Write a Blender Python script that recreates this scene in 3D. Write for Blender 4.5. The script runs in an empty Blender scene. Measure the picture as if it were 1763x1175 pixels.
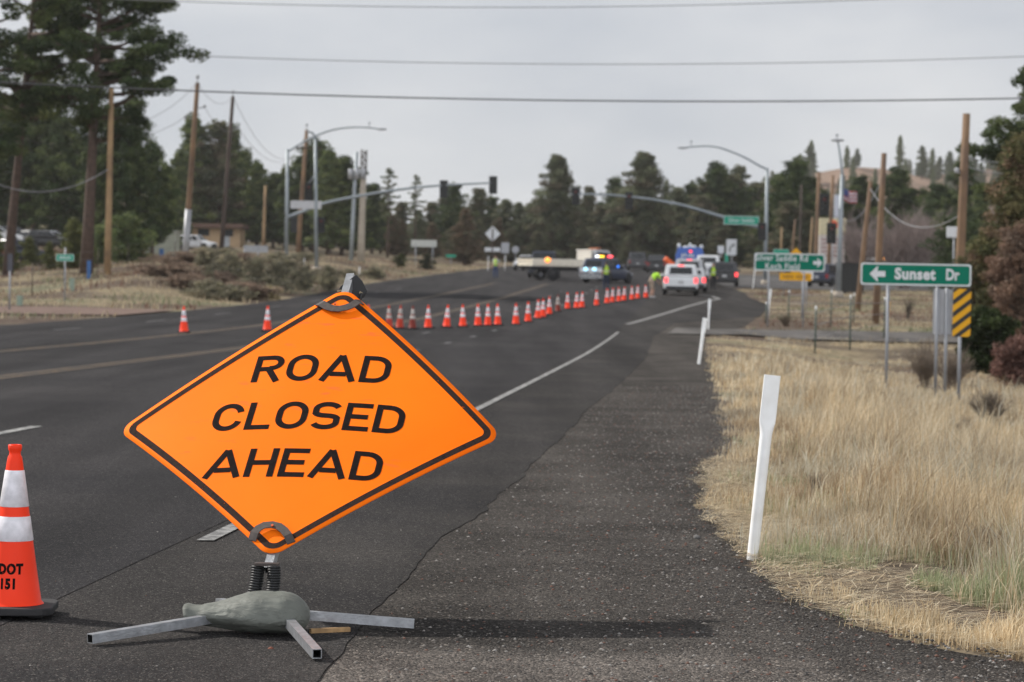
import bpy, bmesh, math, random
import numpy as np
from mathutils import Vector, Matrix, noise as mnoise
R = math.radians
SC = bpy.context.scene
COL = SC.collection
# ------------------------------------------------------------------ camera
FPX = 4407.0                       # focal length in photo pixels (1763 wide)
CAM_H = 1.41
PITCH, ROLL = R(1.14), R(1.1)
cam_d = bpy.data.cameras.new('camera')
cam_d.lens, cam_d.sensor_width = 90.0, 36.0
cam_d.clip_start, cam_d.clip_end = 0.1, 8000
cam_d.dof.use_dof = True
cam_d.dof.focus_distance = 11.0
cam_d.dof.aperture_fstop = 5.3
cam_d.dof.aperture_blades = 8
cam = bpy.data.objects.new('camera', cam_d)
COL.objects.link(cam)
CR = Matrix.Rotation(math.pi/2 - PITCH, 3, 'X') @ Matrix.Rotation(ROLL, 3, 'Z')
cam.matrix_world = Matrix.Translation((0, 0, CAM_H)) @ CR.to_4x4()
SC.camera = cam
# ------------------------------------------------------------------ sky and sun
SUN_AZ = Vector((-1.15, 0.58, 0.0)).normalized()      # horizontal direction towards the sun
SUN_EL = R(38)
sd = Vector((SUN_AZ.x*math.cos(SUN_EL), SUN_AZ.y*math.cos(SUN_EL), math.sin(SUN_EL)))
W = bpy.data.worlds.new('World'); SC.world = W; W.use_nodes = True
wn, wl = W.node_tree.nodes, W.node_tree.links
wn.clear()
w_out = wn.new('ShaderNodeOutputWorld'); w_bg = wn.new('ShaderNodeBackground')
sky = wn.new('ShaderNodeTexSky'); sky.sky_type = 'NISHITA'; sky.sun_disc = False
sky.sun_elevation = SUN_EL; sky.sun_rotation = math.atan2(SUN_AZ.x, SUN_AZ.y)
sky.dust_density = 4.0; sky.altitude = 2000
w_tc = wn.new('ShaderNodeTexCoord'); w_map = wn.new('ShaderNodeMapping')
w_map.inputs['Scale'].default_value = (2.2, 2.2, 6.0)
w_ns = wn.new('ShaderNodeTexNoise'); w_ns.inputs['Scale'].default_value = 2.6; w_ns.inputs['Detail'].default_value = 5
w_ns.inputs['Roughness'].default_value = 0.5
w_cr = wn.new('ShaderNodeValToRGB')
w_cr.color_ramp.elements[0].position = 0.3; w_cr.color_ramp.elements[0].color = (5.5, 5.8, 6.35, 1)
w_cr.color_ramp.elements[1].position = 0.7; w_cr.color_ramp.elements[1].color = (8.0, 8.05, 8.2, 1)
w_mx = wn.new('ShaderNodeMixRGB'); w_mx.inputs[0].default_value = 0.92
wl.new(w_tc.outputs['Generated'], w_map.inputs[0]); wl.new(w_map.outputs[0], w_ns.inputs['Vector'])
wl.new(w_ns.outputs['Fac'], w_cr.inputs[0]); wl.new(sky.outputs[0], w_mx.inputs[1]); wl.new(w_cr.outputs[0], w_mx.inputs[2])
w_sp = wn.new('ShaderNodeSeparateXYZ'); w_mr = wn.new('ShaderNodeMapRange')
w_mr.inputs[1].default_value = 0.12; w_mr.inputs[2].default_value = 0.7; w_mr.inputs[3].default_value = 1.0; w_mr.inputs[4].default_value = 0.5
w_mu = wn.new('ShaderNodeMixRGB'); w_mu.blend_type = 'MULTIPLY'; w_mu.inputs[0].default_value = 1.0
wl.new(w_tc.outputs['Generated'], w_sp.inputs[0]); wl.new(w_sp.outputs[2], w_mr.inputs[0])
wl.new(w_mx.outputs[0], w_mu.inputs[1]); wl.new(w_mr.outputs[0], w_mu.inputs[2])
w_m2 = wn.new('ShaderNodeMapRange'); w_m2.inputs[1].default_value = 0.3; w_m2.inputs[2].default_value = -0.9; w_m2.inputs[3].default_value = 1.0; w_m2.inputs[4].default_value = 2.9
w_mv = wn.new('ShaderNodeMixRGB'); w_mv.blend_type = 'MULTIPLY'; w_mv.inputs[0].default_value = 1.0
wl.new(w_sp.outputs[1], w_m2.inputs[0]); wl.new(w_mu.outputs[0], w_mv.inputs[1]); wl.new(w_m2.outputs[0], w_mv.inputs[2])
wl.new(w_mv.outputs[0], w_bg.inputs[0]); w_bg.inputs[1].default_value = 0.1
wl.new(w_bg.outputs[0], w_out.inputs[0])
sun_d = bpy.data.lights.new('sun', 'SUN'); sun_d.energy = 4.8; sun_d.angle = R(1.2); sun_d.color = (1.0, 0.955, 0.89)
sun = bpy.data.objects.new('sun', sun_d); COL.objects.link(sun)
sun.rotation_euler = sd.to_track_quat('Z', 'Y').to_euler()
SC.view_settings.view_transform = 'Standard'; SC.view_settings.look = 'None'
SC.view_settings.gamma = 1.0; SC.view_settings.exposure = 0.0
SC.view_settings.use_curve_mapping = False
SC.render.engine = 'CYCLES'
SC.cycles.max_bounces = 6; SC.cycles.transparent_max_bounces = 8
SC.cycles.use_denoising = True

# ------------------------------------------------------------------ projection helpers
def at(px, py, Y):
    d = CR @ Vector(((px-881.5)/FPX, -(py-587.5)/FPX, -1.0))
    return Vector((d.x/d.y*Y, Y, CAM_H + d.z/d.y*Y))
CRI = CR.transposed()
def proj(p):
    q = CRI @ (Vector(p) - Vector((0, 0, CAM_H)))
    return (881.5 - q.x/q.z*FPX, 587.5 + q.y/q.z*FPX)
def sstep(a, b, x):
    t = min(1.0, max(0.0, (x-a)/(b-a))); return t*t*(3-2*t)
def interp(tab, y):
    if y <= tab[0][0]: 
        (a, u), (b, v) = tab[0], tab[1]; return u+(v-u)*(y-a)/(b-a)
    for (a, u), (b, v) in zip(tab, tab[1:]):
        if y <= b: return u+(v-u)*(y-a)/(b-a)
    (a, u), (b, v) = tab[-2], tab[-1]; return u+(v-u)*(y-a)/(b-a)
def h0(y):                                # the road is level and then climbs
    t = (y-78)/12.0
    sp = 12.0*(math.log1p(math.exp(t)) if t < 30 else t)
    if y > 420: sp = sp - (y-420)*0.8
    return 0.0187*sp
def xe(y):                                # white edge line on the right
    return interp([(-20, -4.3), (14.9, -1.58), (30, -0.38), (56, 1.62), (85, 3.7), (130, 6.9), (184, 10.2), (275, 16.0), (350, 21.3), (600, 40)], y)
def xl(y):                                # far (left) edge of the asphalt
    return xe(y)-interp([(20, 18.5), (60, 18.0), (95, 16.9), (112, 16.5), (165, 18.5), (216, 18.8), (500, 18.8)], y)
def xgrass(y):                            # where the verge grass begins
    return interp([(6, 4.0), (9, 2.5), (10.1, 2.0), (10.9, 1.55), (11.7, 1.33), (13.8, 1.28), (16.6, 1.26), (20, 1.5), (24.5, 2.05), (40, 3.1), (66, 4.9), (80, 6.0), (90, 8.2), (110, 10.5), (600, 45)], y)
def pnoise(x, y, s, k=0.0): return mnoise.noise(Vector((x/s, y/s, k)))
def gauss(x, y, cx, cy, sx, sy): return math.exp(-((x-cx)/sx)**2-((y-cy)/sy)**2)
def gz(x, y):
    z = h0(y)
    dr = x - xgrass(y)
    if dr > 0:
        amp = 0.65*(1-sstep(60, 84, y))
        z -= amp*sstep(0.2, 5.0, dr)
        z += 0.05*pnoise(x, y, 1.6)*sstep(0.1, 1.5, dr)
        z += 0.025*max(0, dr-12)*sstep(60, 120, y)
    dl = xl(y) - x
    if dl > 0:
        z += 0.045*max(0.0, dl-3)*sstep(110, 200, y)
        z += 0.12*pnoise(x, y, 6, 3)*sstep(0.5, 5, dl)
        z += (1.05*gauss(x, y, -19.5, 158, 6.5, 26) + 1.0*gauss(x, y, -15, 200, 8, 26) + .9*gauss(x, y, -17, 122, 3.5, 12)+0.35*pnoise(x, y, 5, 8)*sstep(5, 12, dl))*sstep(0, 5, dl)
    return z
def on(px, Y):
    x = (px-881.5)/FPX*Y
    for _ in range(5):
        z = gz(x, Y); qx, qy = proj((x, Y, z)); x += (px-qx)*Y/FPX
    return Vector((x, Y, gz(x, Y)))
def road_hit(px, py):
    lo, hi = 4.0, 400.0
    for _ in range(60):
        m = (lo+hi)/2; p = at(px, py, m)
        if p.z > h0(m): lo = m
        else: hi = m
    return at(px, py, lo)

# ------------------------------------------------------------------ materials
def nodes_of(name):
    m = bpy.data.materials.new(name); m.use_nodes = True
    nt = m.node_tree; b = nt.nodes['Principled BSDF']
    return m, nt, b
def M(name, col, rough=0.6, metal=0.0, var=0.12, scale=6.0, bump=0.0, bscale=60.0, emit=None, estr=0.0, dirt=None, spec=0.5):
    m, nt, b = nodes_of(name)
    N, L = nt.nodes, nt.links
    b.inputs['Roughness'].default_value = rough; b.inputs['Metallic'].default_value = metal
    b.inputs['Specular IOR Level'].default_value = spec
    tc = N.new('ShaderNodeTexCoord')
    n = N.new('ShaderNodeTexNoise'); n.inputs['Scale'].default_value = scale; n.inputs['Detail'].default_value = 6
    L.new(tc.outputs['Object'], n.inputs['Vector'])
    r = N.new('ShaderNodeValToRGB'); r.color_ramp.elements[0].position = 0.3; r.color_ramp.elements[1].position = 0.72
    c0 = tuple(c*(1-var) for c in col); c1 = tuple(min(1, c*(1+var)) for c in col)
    if dirt: c0 = dirt
    r.color_ramp.elements[0].color = (*c0, 1); r.color_ramp.elements[1].color = (*c1, 1)
    L.new(n.outputs['Fac'], r.inputs[0]); L.new(r.outputs[0], b.inputs['Base Color'])
    if bump:
        n2 = N.new('ShaderNodeTexNoise'); n2.inputs['Scale'].default_value = bscale; n2.inputs['Detail'].default_value = 5
        L.new(tc.outputs['Object'], n2.inputs['Vector'])
        bp = N.new('ShaderNodeBump'); bp.inputs['Strength'].default_value = bump; bp.inputs['Distance'].default_value = 0.02
        L.new(n2.outputs['Fac'], bp.inputs['Height']); L.new(bp.outputs[0], b.inputs['Normal'])
    if emit:
        b.inputs['Emission Color'].default_value = (*emit, 1); b.inputs['Emission Strength'].default_value = estr
    return m

# ------------------------------------------------------------------ mesh builder
class MB:
    def __init__(s): s.v = []; s.f = []; s.mi = []; s.sm = []
    def add(s, vs, fs, mi=0, smooth=False):
        b = len(s.v); s.v += [tuple(v) for v in vs]
        for f in fs: s.f.append([b+i for i in f]); s.mi.append(mi); s.sm.append(smooth)
        return s
    def box(s, c, d, rot=None, mi=0, ch=0.0):
        x, y, z = (k/2 for k in d)
        vs = [Vector((a*x, b*y, e*z)) for e in (-1, 1) for a, b in ((-1, -1), (1, -1), (1, 1), (-1, 1))]
        if rot is not None: vs = [rot @ v for v in vs]
        c = Vector(c); vs = [v+c for v in vs]
        return s.add(vs, [(3, 2, 1, 0), (4, 5, 6, 7), (0, 1, 5, 4), (1, 2, 6, 5), (2, 3, 7, 6), (3, 0, 4, 7)], mi)
    def tube(s, pts, rad, n=10, mi=0, cap=True, smooth=True, ref=None):
        pts = [Vector(p) for p in pts]; k = len(pts)
        if not hasattr(rad, '__len__'): rad = [rad]*k
        t0 = (pts[1]-pts[0]).normalized()
        u = Vector(ref) if ref else (Vector((0, 0, 1)) if abs(t0.z) < 0.9 else Vector((1, 0, 0)))
        vs = []
        for i, p in enumerate(pts):
            t = (pts[min(i+1, k-1)]-pts[max(i-1, 0)]).normalized()
            u = (u - t*u.dot(t)).normalized(); w = t.cross(u)
            for j in range(n):
                a = 2*math.pi*j/n; vs.append(p + (u*math.cos(a)+w*math.sin(a))*rad[i])
        fs = [(i*n+j, i*n+(j+1) % n, (i+1)*n+(j+1) % n, (i+1)*n+j) for i in range(k-1) for j in range(n)]
        s.add(vs, fs, mi, smooth)
        if cap:
            b = len(s.v)-len(vs)
            s.f.append([b+j for j in range(n)][::-1]); s.f.append([b+(k-1)*n+j for j in range(n)]); s.mi += [mi, mi]; s.sm += [False, False]
        return s
    def lathe(s, prof, n=24, c=(0, 0, 0), mi=0, smooth=True, mis=None, rot=None):
        vs = []
        for r, z in prof:
            for j in range(n):
                a = 2*math.pi*j/n; v = Vector((r*math.cos(a), r*math.sin(a), z))
                if rot is not None: v = rot @ v
                vs.append(v+Vector(c))
        b = len(s.v); s.v += [tuple(v) for v in vs]
        for i in range(len(prof)-1):
            for j in range(n):
                s.f.append([b+i*n+j, b+i*n+(j+1) % n, b+(i+1)*n+(j+1) % n, b+(i+1)*n+j]); s.mi.append(mis[i] if mis else mi); s.sm.append(smooth)
        return s
    def prism(s, poly, t0, t1, frame, mi=0):      # poly in 2D, extruded along frame[3] from t0 to t1
        o, ex, ey, ez = (Vector(q) for q in frame); n = len(poly)
        vs = [o+ex*a+ey*b+ez*t0 for a, b in poly]+[o+ex*a+ey*b+ez*t1 for a, b in poly]
        fs = [tuple(range(n))[::-1], tuple(range(n, 2*n))]+[(i, (i+1) % n, n+(i+1) % n, n+i) for i in range(n)]
        return s.add(vs, fs, mi)
    def ell(s, c, r, n=10, m=7, mi=0, rot=None):
        vs = []
        for i in range(m+1):
            th = math.pi*i/m
            for j in range(n):
                a = 2*math.pi*j/n
                v = Vector((r[0]*math.sin(th)*math.cos(a), r[1]*math.sin(th)*math.sin(a), -r[2]*math.cos(th)))
                if rot is not None: v = rot @ v
                vs.append(v+Vector(c))
        fs = [(i*n+j, i*n+(j+1) % n, (i+1)*n+(j+1) % n, (i+1)*n+j) for i in range(m) for j in range(n)]
        return s.add(vs, fs, mi, True)
    def mesh(s, name, mats):
        me = bpy.data.meshes.new(name); me.from_pydata(s.v, [], s.f)
        for m in (mats if isinstance(mats, (list, tuple)) else [mats]): me.materials.append(m)
        me.polygons.foreach_set('material_index', s.mi); me.polygons.foreach_set('use_smooth', s.sm)
        me.update(); return me
    def build(s, name, mats, parent=None, bevel=0.0, loc=None, clean=False):
        me = s.mesh(name, mats)
        if clean:
            bm = bmesh.new(); bm.from_mesh(me); bmesh.ops.remove_doubles(bm, verts=bm.verts, dist=1e-5)
            bmesh.ops.recalc_face_normals(bm, faces=bm.faces); bm.to_mesh(me); bm.free()
        o = bpy.data.objects.new(name, me); COL.objects.link(o)
        if parent is not None: o.parent = parent
        if loc is not None: o.location = loc
        if bevel:
            b = o.modifiers.new('bevel', 'BEVEL'); b.width = bevel; b.segments = 2; b.limit_method = 'ANGLE'
        return o
def tag(o, label=None, cat=None, group=None, kind=None):
    if label: o['label'] = label
    if cat: o['category'] = cat
    if group: o['group'] = group
    if kind: o['kind'] = kind
    return o
def root(name, label, cat, loc=(0, 0, 0), rz=0.0, group=None):
    o = bpy.data.objects.new(name, None); o.empty_display_size = 0.2; COL.objects.link(o)
    o.location = loc; o.rotation_euler = (0, 0, rz)
    return tag(o, label, cat, group)
def np_mesh(name, V, F, mats, mi=None, col=None, smooth=False):
    """V (n,3), F (m,k) of one polygon size"""
    me = bpy.data.meshes.new(name); n, k = F.shape
    me.vertices.add(len(V)); me.vertices.foreach_set('co', V.astype(np.float32).ravel())
    me.loops.add(n*k); me.loops.foreach_set('vertex_index', F.astype(np.int32).ravel())
    me.polygons.add(n); me.polygons.foreach_set('loop_start', (np.arange(n)*k).astype(np.int32))
    if smooth: me.polygons.foreach_set('use_smooth', np.ones(n, dtype=bool))
    for m in (mats if isinstance(mats, (list, tuple)) else [mats]): me.materials.append(m)
    if mi is not None: me.polygons.foreach_set('material_index', mi.astype(np.int32))
    me.update(calc_edges=True)
    if col is not None:
        at_ = me.color_attributes.new('tint', 'FLOAT_COLOR', 'POINT'); at_.data.foreach_set('color', col.astype(np.float32).ravel())
    me.validate(); return me
def link(name, me, parent=None, loc=None):
    o = bpy.data.objects.new(name, me); COL.objects.link(o)
    if parent is not None: o.parent = parent
    if loc is not None: o.location = loc
    return o
def children(o): return [c for c in COL.objects if c.parent == o]
def copy_tree(o, parent=None):
    c = o.copy(); COL.objects.link(c); c.parent = parent
    for ch in children(o): copy_tree(ch, c)
    return c
def text_into(mb, s, size, frame, mi=0, xs=1.0, offset=0.0, space=1.0, align='CENTER', depth=0.0):
    cu = bpy.data.curves.new('t', 'FONT'); cu.body = s; cu.size = size; cu.offset = offset; cu.space_character = space
    cu.align_x = align; cu.align_y = 'CENTER'; cu.resolution_u = 3; cu.fill_mode = 'FRONT'
    ob = bpy.data.objects.new('t', cu); COL.objects.link(ob)
    dg = bpy.context.evaluated_depsgraph_get(); me = bpy.data.meshes.new_from_object(ob.evaluated_get(dg))
    o, ex, ey, ez = (Vector(q) for q in frame)
    mb.add([o+ex*v.co.x*xs+ey*v.co.y+ez*depth for v in me.vertices], [list(p.vertices) for p in me.polygons], mi)
    bpy.data.objects.remove(ob); bpy.data.curves.remove(cu); bpy.data.meshes.remove(me)
rng = random.Random(7)
# ================================================================== THE SETTING
def asphalt(name, dark, light, speck, pscale=0.35, agg=150.0, bump=0.35, mask=None, rough=0.9, spec=0.06):
    m, nt, b = nodes_of(name); N, L = nt.nodes, nt.links
    tc = N.new('ShaderNodeTexCoord')
    def noise(s, d=5, r=0.6):
        n = N.new('ShaderNodeTexNoise'); n.inputs['Scale'].default_value = s; n.inputs['Detail'].default_value = d
        n.inputs['Roughness'].default_value = r; L.new(tc.outputs['Object'], n.inputs['Vector']); return n
    def ramp(src, a, ca, c, cb):
        r = N.new('ShaderNodeValToRGB'); e = r.color_ramp.elements
        e[0].position = a; e[0].color = (*ca, 1); e[1].position = c; e[1].color = (*cb, 1); L.new(src, r.inputs[0]); return r
    def mix(f, a, c, mode='MIX'):
        x = N.new('ShaderNodeMixRGB'); x.blend_type = mode
        if isinstance(f, float): x.inputs[0].default_value = f
        else: L.new(f, x.inputs[0])
        L.new(a, x.inputs[1]); L.new(c, x.inputs[2]); return x
    base = ramp(noise(pscale, 6).outputs['Fac'], 0.35, dark, 0.68, light)
    v = N.new('ShaderNodeTexVoronoi'); v.inputs['Scale'].default_value = agg; L.new(tc.outputs['Object'], v.inputs['Vector'])
    sep = N.new('ShaderNodeSeparateColor'); L.new(v.outputs['Color'], sep.inputs[0])
    g = ramp(sep.outputs[0], 0.0, (0.38,)*3, 1.0, (1.72, 1.66, 1.6))
    c = mix(0.85, base.outputs[0], g.outputs[0], 'MULTIPLY')
    sp = ramp(sep.outputs[1], 0.955, (0, 0, 0), 0.965, (1, 1, 1))
    spc = N.new('ShaderNodeRGB'); spc.outputs[0].default_value = (*speck, 1)
    c = mix(sp.outputs[0], c.outputs[0], spc.outputs[0])
    fine = ramp(noise(28, 4).outputs['Fac'], 0.3, (0.75,)*3, 0.7, (1.22,)*3)
    c = mix(1.0, c.outputs[0], fine.outputs[0], 'MULTIPLY')
    st = N.new('ShaderNodeTexNoise'); st.inputs['Scale'].default_value = 1.0; st.inputs['Detail'].default_value = 5
    sm = N.new('ShaderNodeMapping'); sm.inputs['Scale'].default_value = (1.1, 0.06, 1); sm.inputs['Rotation'].default_value = (0, 0, 0.075)
    L.new(tc.outputs['Object'], sm.inputs[0]); L.new(sm.outputs[0], st.inputs['Vector'])
    c = mix(1.0, c.outputs[0], ramp(st.outputs['Fac'], 0.34, (0.76,)*3, 0.66, (1.26, 1.25, 1.24)).outputs[0], 'MULTIPLY')
    pt = ramp(noise(1.7, 7, .7).outputs['Fac'], 0.60, (1, 1, 1), 0.66, (1.22, 1.2, 1.18)); c = mix(1.0, c.outputs[0], pt.outputs[0], 'MULTIPLY')
    if mask: c = mask(N, L, tc, c, noise, ramp, mix)
    L.new(c.outputs[0], b.inputs['Base Color']); b.inputs['Roughness'].default_value = rough
    b.inputs['Specular IOR Level'].default_value = spec
    ad = N.new('ShaderNodeMath'); ad.operation = 'MULTIPLY_ADD'; L.new(v.outputs['Distance'], ad.inputs[0]); ad.inputs[1].default_value = -1.0
    L.new(noise(90, 3).outputs['Fac'], ad.inputs[2])
    bp = N.new('ShaderNodeBump'); bp.inputs['Strength'].default_value = bump; bp.inputs['Distance'].default_value = 0.012
    L.new(ad.outputs[0], bp.inputs['Height']); L.new(bp.outputs[0], b.inputs['Normal'])
    return m
def shoulder_mask(N, L, tc, c, noise, ramp, mix):
    sx = N.new('ShaderNodeSeparateXYZ'); L.new(tc.outputs['Object'], sx.inputs[0])
    n = noise(0.9, 5); a = N.new('ShaderNodeMath'); a.operation = 'MULTIPLY_ADD'
    L.new(n.outputs['Fac'], a.inputs[0]); a.inputs[1].default_value = 2.2; L.new(sx.outputs[1], a.inputs[2])
    r = ramp(a.outputs[0], 10.55, (1, 1, 1), 11.15, (0, 0, 0))
    # ramps clamp to 0..1, so map the distance first
    mp = N.new('ShaderNodeMapRange'); mp.inputs[1].default_value = 10.7; mp.inputs[2].default_value = 11.3
    mp.inputs[3].default_value = 1.0; mp.inputs[4].default_value = 0.0; L.new(a.outputs[0], mp.inputs[0])
    N.remove(r)
    lc = N.new('ShaderNodeMixRGB'); lc.blend_type = 'MULTIPLY'; lc.inputs[0].default_value = 1.0
    L.new(c.outputs[0], lc.inputs[1]); lc.inputs[2].default_value = (1.75, 1.72, 1.7, 1)
    return mix(mp.outputs[0], c.outputs[0], lc.outputs[0])
m_road = asphalt('asphalt', (0.024, 0.024, 0.0265), (0.036, 0.035, 0.037), (0.13, 0.12, 0.115), 0.25, 170, 0.25)
m_pshoulder = asphalt('older_asphalt', (0.027, 0.0265, 0.028), (0.044, 0.042, 0.041), (0.13, 0.12, 0.11), 0.5, 150, 0.45)
m_gravel = asphalt('gravelly_shoulder', (0.042, 0.039, 0.037), (0.088, 0.082, 0.077), (0.19, 0.17, 0.15), 0.8, 95, 1.0, shoulder_mask)
m_side = asphalt('side_road_asphalt', (0.075, 0.074, 0.078), (0.10, 0.10, 0.10), (0.15, 0.15, 0.15), 0.3, 60, 0.2)
m_path = asphalt('path_asphalt', (0.085, 0.083, 0.085), (0.12, 0.115, 0.11), (0.2, 0.2, 0.2), 0.5, 60, 0.2)
def paint(name, col, under, wear=(0.42, 0.62), sc=9.0):
    m, nt, b = nodes_of(name); N, L = nt.nodes, nt.links
    tc = N.new('ShaderNodeTexCoord'); n = N.new('ShaderNodeTexNoise'); n.inputs['Scale'].default_value = sc; n.inputs['Detail'].default_value = 9
    n.inputs['Roughness'].default_value = 0.75; L.new(tc.outputs['Object'], n.inputs['Vector'])
    r = N.new('ShaderNodeValToRGB'); e = r.color_ramp.elements; e[0].position = wear[0]; e[0].color = (*under, 1); e[1].position = wear[1]; e[1].color = (*col, 1)
    L.new(n.outputs['Fac'], r.inputs[0]); L.new(r.outputs[0], b.inputs['Base Color']); b.inputs['Roughness'].default_value = 0.8
    return m
m_white = paint('road_white', (0.42, 0.415, 0.40), (0.10, 0.10, 0.10), (0.43, 0.64), 7)
m_whiteworn = paint('road_white_worn', (0.2, 0.2, 0.2), (0.055, 0.055, 0.058), (0.42, 0.7))
m_yellow = paint('road_yellow', (0.19, 0.12, 0.055), (0.042, 0.038, 0.036), (0.38, 0.70), 2.6)
def ground_mat():
    m, nt, b = nodes_of('dry_ground'); N, L = nt.nodes, nt.links
    tc = N.new('ShaderNodeTexCoord')
    def noise(s, d=6, off=0):
        n = N.new('ShaderNodeTexNoise'); n.inputs['Scale'].default_value = s; n.inputs['Detail'].default_value = d
        mp = N.new('ShaderNodeMapping'); mp.inputs['Location'].default_value = (off, off*2, 0)
        L.new(tc.outputs['Object'], mp.inputs[0]); L.new(mp.outputs[0], n.inputs['Vector']); return n
    def ramp(n, stops):
        r = N.new('ShaderNodeValToRGB'); e = r.color_ramp.elements
        e[0].position, e[0].color = stops[0][0], (*stops[0][1], 1); e[1].position, e[1].color = stops[-1][0], (*stops[-1][1], 1)
        for p, c in stops[1:-1]: q = e.new(p); q.color = (*c, 1)
        L.new(n.outputs['Fac'], r.inputs[0]); return r
    a = ramp(noise(0.16), [(0.36, (0.10, 0.072, 0.056)), (0.47, (0.125, 0.10, 0.075)), (0.56, (0.26, 0.21, 0.135)), (0.66, (0.14, 0.14, 0.09))])
    f = ramp(noise(5, 7, 9), [(0.3, (0.6,)*3), (0.7, (1.3,)*3)])
    x = N.new('ShaderNodeMixRGB'); x.blend_type = 'MULTIPLY'; x.inputs[0].default_value = 1; L.new(a.outputs[0], x.inputs[1]); L.new(f.outputs[0], x.inputs[2])
    L.new(x.outputs[0], b.inputs['Base Color']); b.inputs['Roughness'].default_value = 0.95; b.inputs['Specular IOR Level'].default_value = 0.1
    bp = N.new('ShaderNodeBump'); bp.inputs['Strength'].default_value = 0.8; bp.inputs['Distance'].default_value = 0.05
    L.new(noise(14, 6, 3).outputs['Fac'], bp.inputs['Height']); L.new(bp.outputs[0], b.inputs['Normal'])
    return m
m_ground = ground_mat()
def frange(a, b, s):
    o = []
    while a < b-1e-9: o.append(a); a += s
    return o
def grid(name, xs, ys, zf, mat):
    V = np.array([(x, y, zf(x, y)) for y in ys for x in xs]); nx = len(xs)
    F = np.array([(j*nx+i, j*nx+i+1, (j+1)*nx+i+1, (j+1)*nx+i) for j in range(len(ys)-1) for i in range(nx-1)])
    return link(name, np_mesh(name, V, F, mat, smooth=True))
gx = frange(-600, -60, 25)+frange(-60, -30, 3)+frange(-30, -2, 1.5)+frange(-2, 16, .25)+frange(16, 40, 2)+frange(40, 625, 25)
gy = frange(-20, 6, 2)+frange(6, 30, .5)+frange(30, 100, 1)+frange(100, 300, 4)+frange(300, 700, 20)+frange(700, 3300, 200)
tag(grid('ground', gx, gy, lambda x, y: gz(x, y)-0.02, m_ground), kind='structure')
def strip(name, ys, lf, rf, dz, mat, nx=2, zf=None, edge=0.0):
    V = []
    for y in ys:
        a, b = lf(y), rf(y)
        for i in range(nx+1):
            x = a+(b-a)*i/nx
            V.append((x, y, (zf(x, y) if zf else h0(y))+dz-(edge if i in (0, nx) else 0)))
    k = nx+1
    F = [(j*k+i, j*k+i+1, (j+1)*k+i+1, (j+1)*k+i) for j in range(len(ys)-1) for i in range(nx)]
    return np.array(V), np.array(F)
def sheet(name, *a, **k):
    V, F = strip(name, *a, **k); mat = a[4] if len(a) > 4 else k['mat']
    return tag(link(name, np_mesh(name, V, F, mat)), kind='structure')
pe_tab = [(5, -1.1), (9.1, -0.68)]
for px, py in ((640, 1062), (700, 994), (757, 925), (815, 896), (895, 822), (930, 787), (987, 735), (1004, 712), (1068, 661), (1113, 615), (1125, 580), (1160, 557)):
    p = road_hit(px, py); pe_tab.append((p.y, p.x))
pe_tab = sorted(pe_tab)
pe_tab = [q for q in pe_tab if q[0] < 96] + [(104, 10.0), (125, 12.6), (146, 13.4), (160, 14.5), (180, 15.0), (250, 19), (420, 31), (600, 48)]
def pe(y): return interp(pe_tab, y)+0.05*mnoise.noise(Vector((y*.6, 0, 0)))+0.03*mnoise.noise(Vector((y*2.3, 3, 0)))
ysn = frange(-10, 6, 2)+frange(6, 22, .06)+frange(22, 40, .15)+frange(40, 100, 1)+frange(100, 440, 4)
ysm = frange(-10, 40, 2)+frange(40, 100, 1)+frange(100, 460, 4)
sheet('shoulder', ysn, lambda y: pe(y)-0.6, lambda y: xgrass(y)+0.20+0.22*mnoise.noise(Vector((y*0.9, 7, 0)))+0.14*mnoise.noise(Vector((y*3.1, 9, 0)))+0.07*mnoise.noise(Vector((y*9, 2, 0)))+0.03*mnoise.noise(Vector((y*23, 2, 0))), 0.0, m_gravel, nx=6, zf=lambda x, y: h0(y), edge=0.03)
sheet('paved_shoulder', ysn, lambda y: xe(y)-0.25, pe, 0.004, m_pshoulder, nx=2)
sheet('road', ysm, lambda y: xl(y)+0.15*mnoise.noise(Vector((y*.3, 5, 2))), lambda y: xe(y)-0.125+0.012*mnoise.noise(Vector((y*2, 5, 0))), 0.0065, m_road, nx=2)
sheet('side_road', frange(176, 262, 4), lambda y: pe(y)-0.2, lambda y: 90, 0.02, m_side, nx=16, zf=lambda x, y: gz(x, y)+0.02)
sheet('bike_path', [77.5, 79, 80.5, 82, 83.5, 85], lambda y: pe(y)+0.3, lambda y: 15.5, 0.035, m_path, nx=30, zf=gz)
sheet('dirt_track', [88, 91, 94, 96.5], lambda y: -60, lambda y: xl(y)-0.3, 0.03, M('reddish_dirt', (0.17, 0.12, 0.10), 0.95, scale=2, var=.2, spec=.1), nx=40, zf=gz)
# painted markings
mk = MB()
def mark(mb, y0, y1, off, w, step=1.0, mi=0, dz=0.0125):
    n = max(1, int((y1-y0)/step)); b = len(mb.v)
    for i in range(n+1):
        y = y0+(y1-y0)*i/n; c = off(y) if callable(off) else xe(y)+off; z = h0(y)+dz
        mb.v += [(c-w/2, y, z), (c+w/2, y, z)]
    for i in range(n): mb.f.append([b+2*i, b+2*i+1, b+2*i+3, b+2*i+2]); mb.mi.append(mi); mb.sm.append(False)
mark(mk, 13.95, 79, lambda y: xe(y)+.012*mnoise.noise(Vector((y*.8, 1, 1))), 0.095)
tp = [(road_hit(px, py).y, road_hit(px, py).x) for px, py in ((1080, 559), (1140, 542), (1185, 528), (1218, 519))]
mark(mk, tp[0][0], tp[-1][0], lambda y: interp(tp, y), 0.20)
t2 = [(tp[-1][0], tp[-1][1]), (tp[-1][0]+6, tp[-1][1]+1.1), (tp[-1][0]+12, tp[-1][1]+1.2), (tp[-1][0]+17, tp[-1][1]+0.8)]
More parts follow.
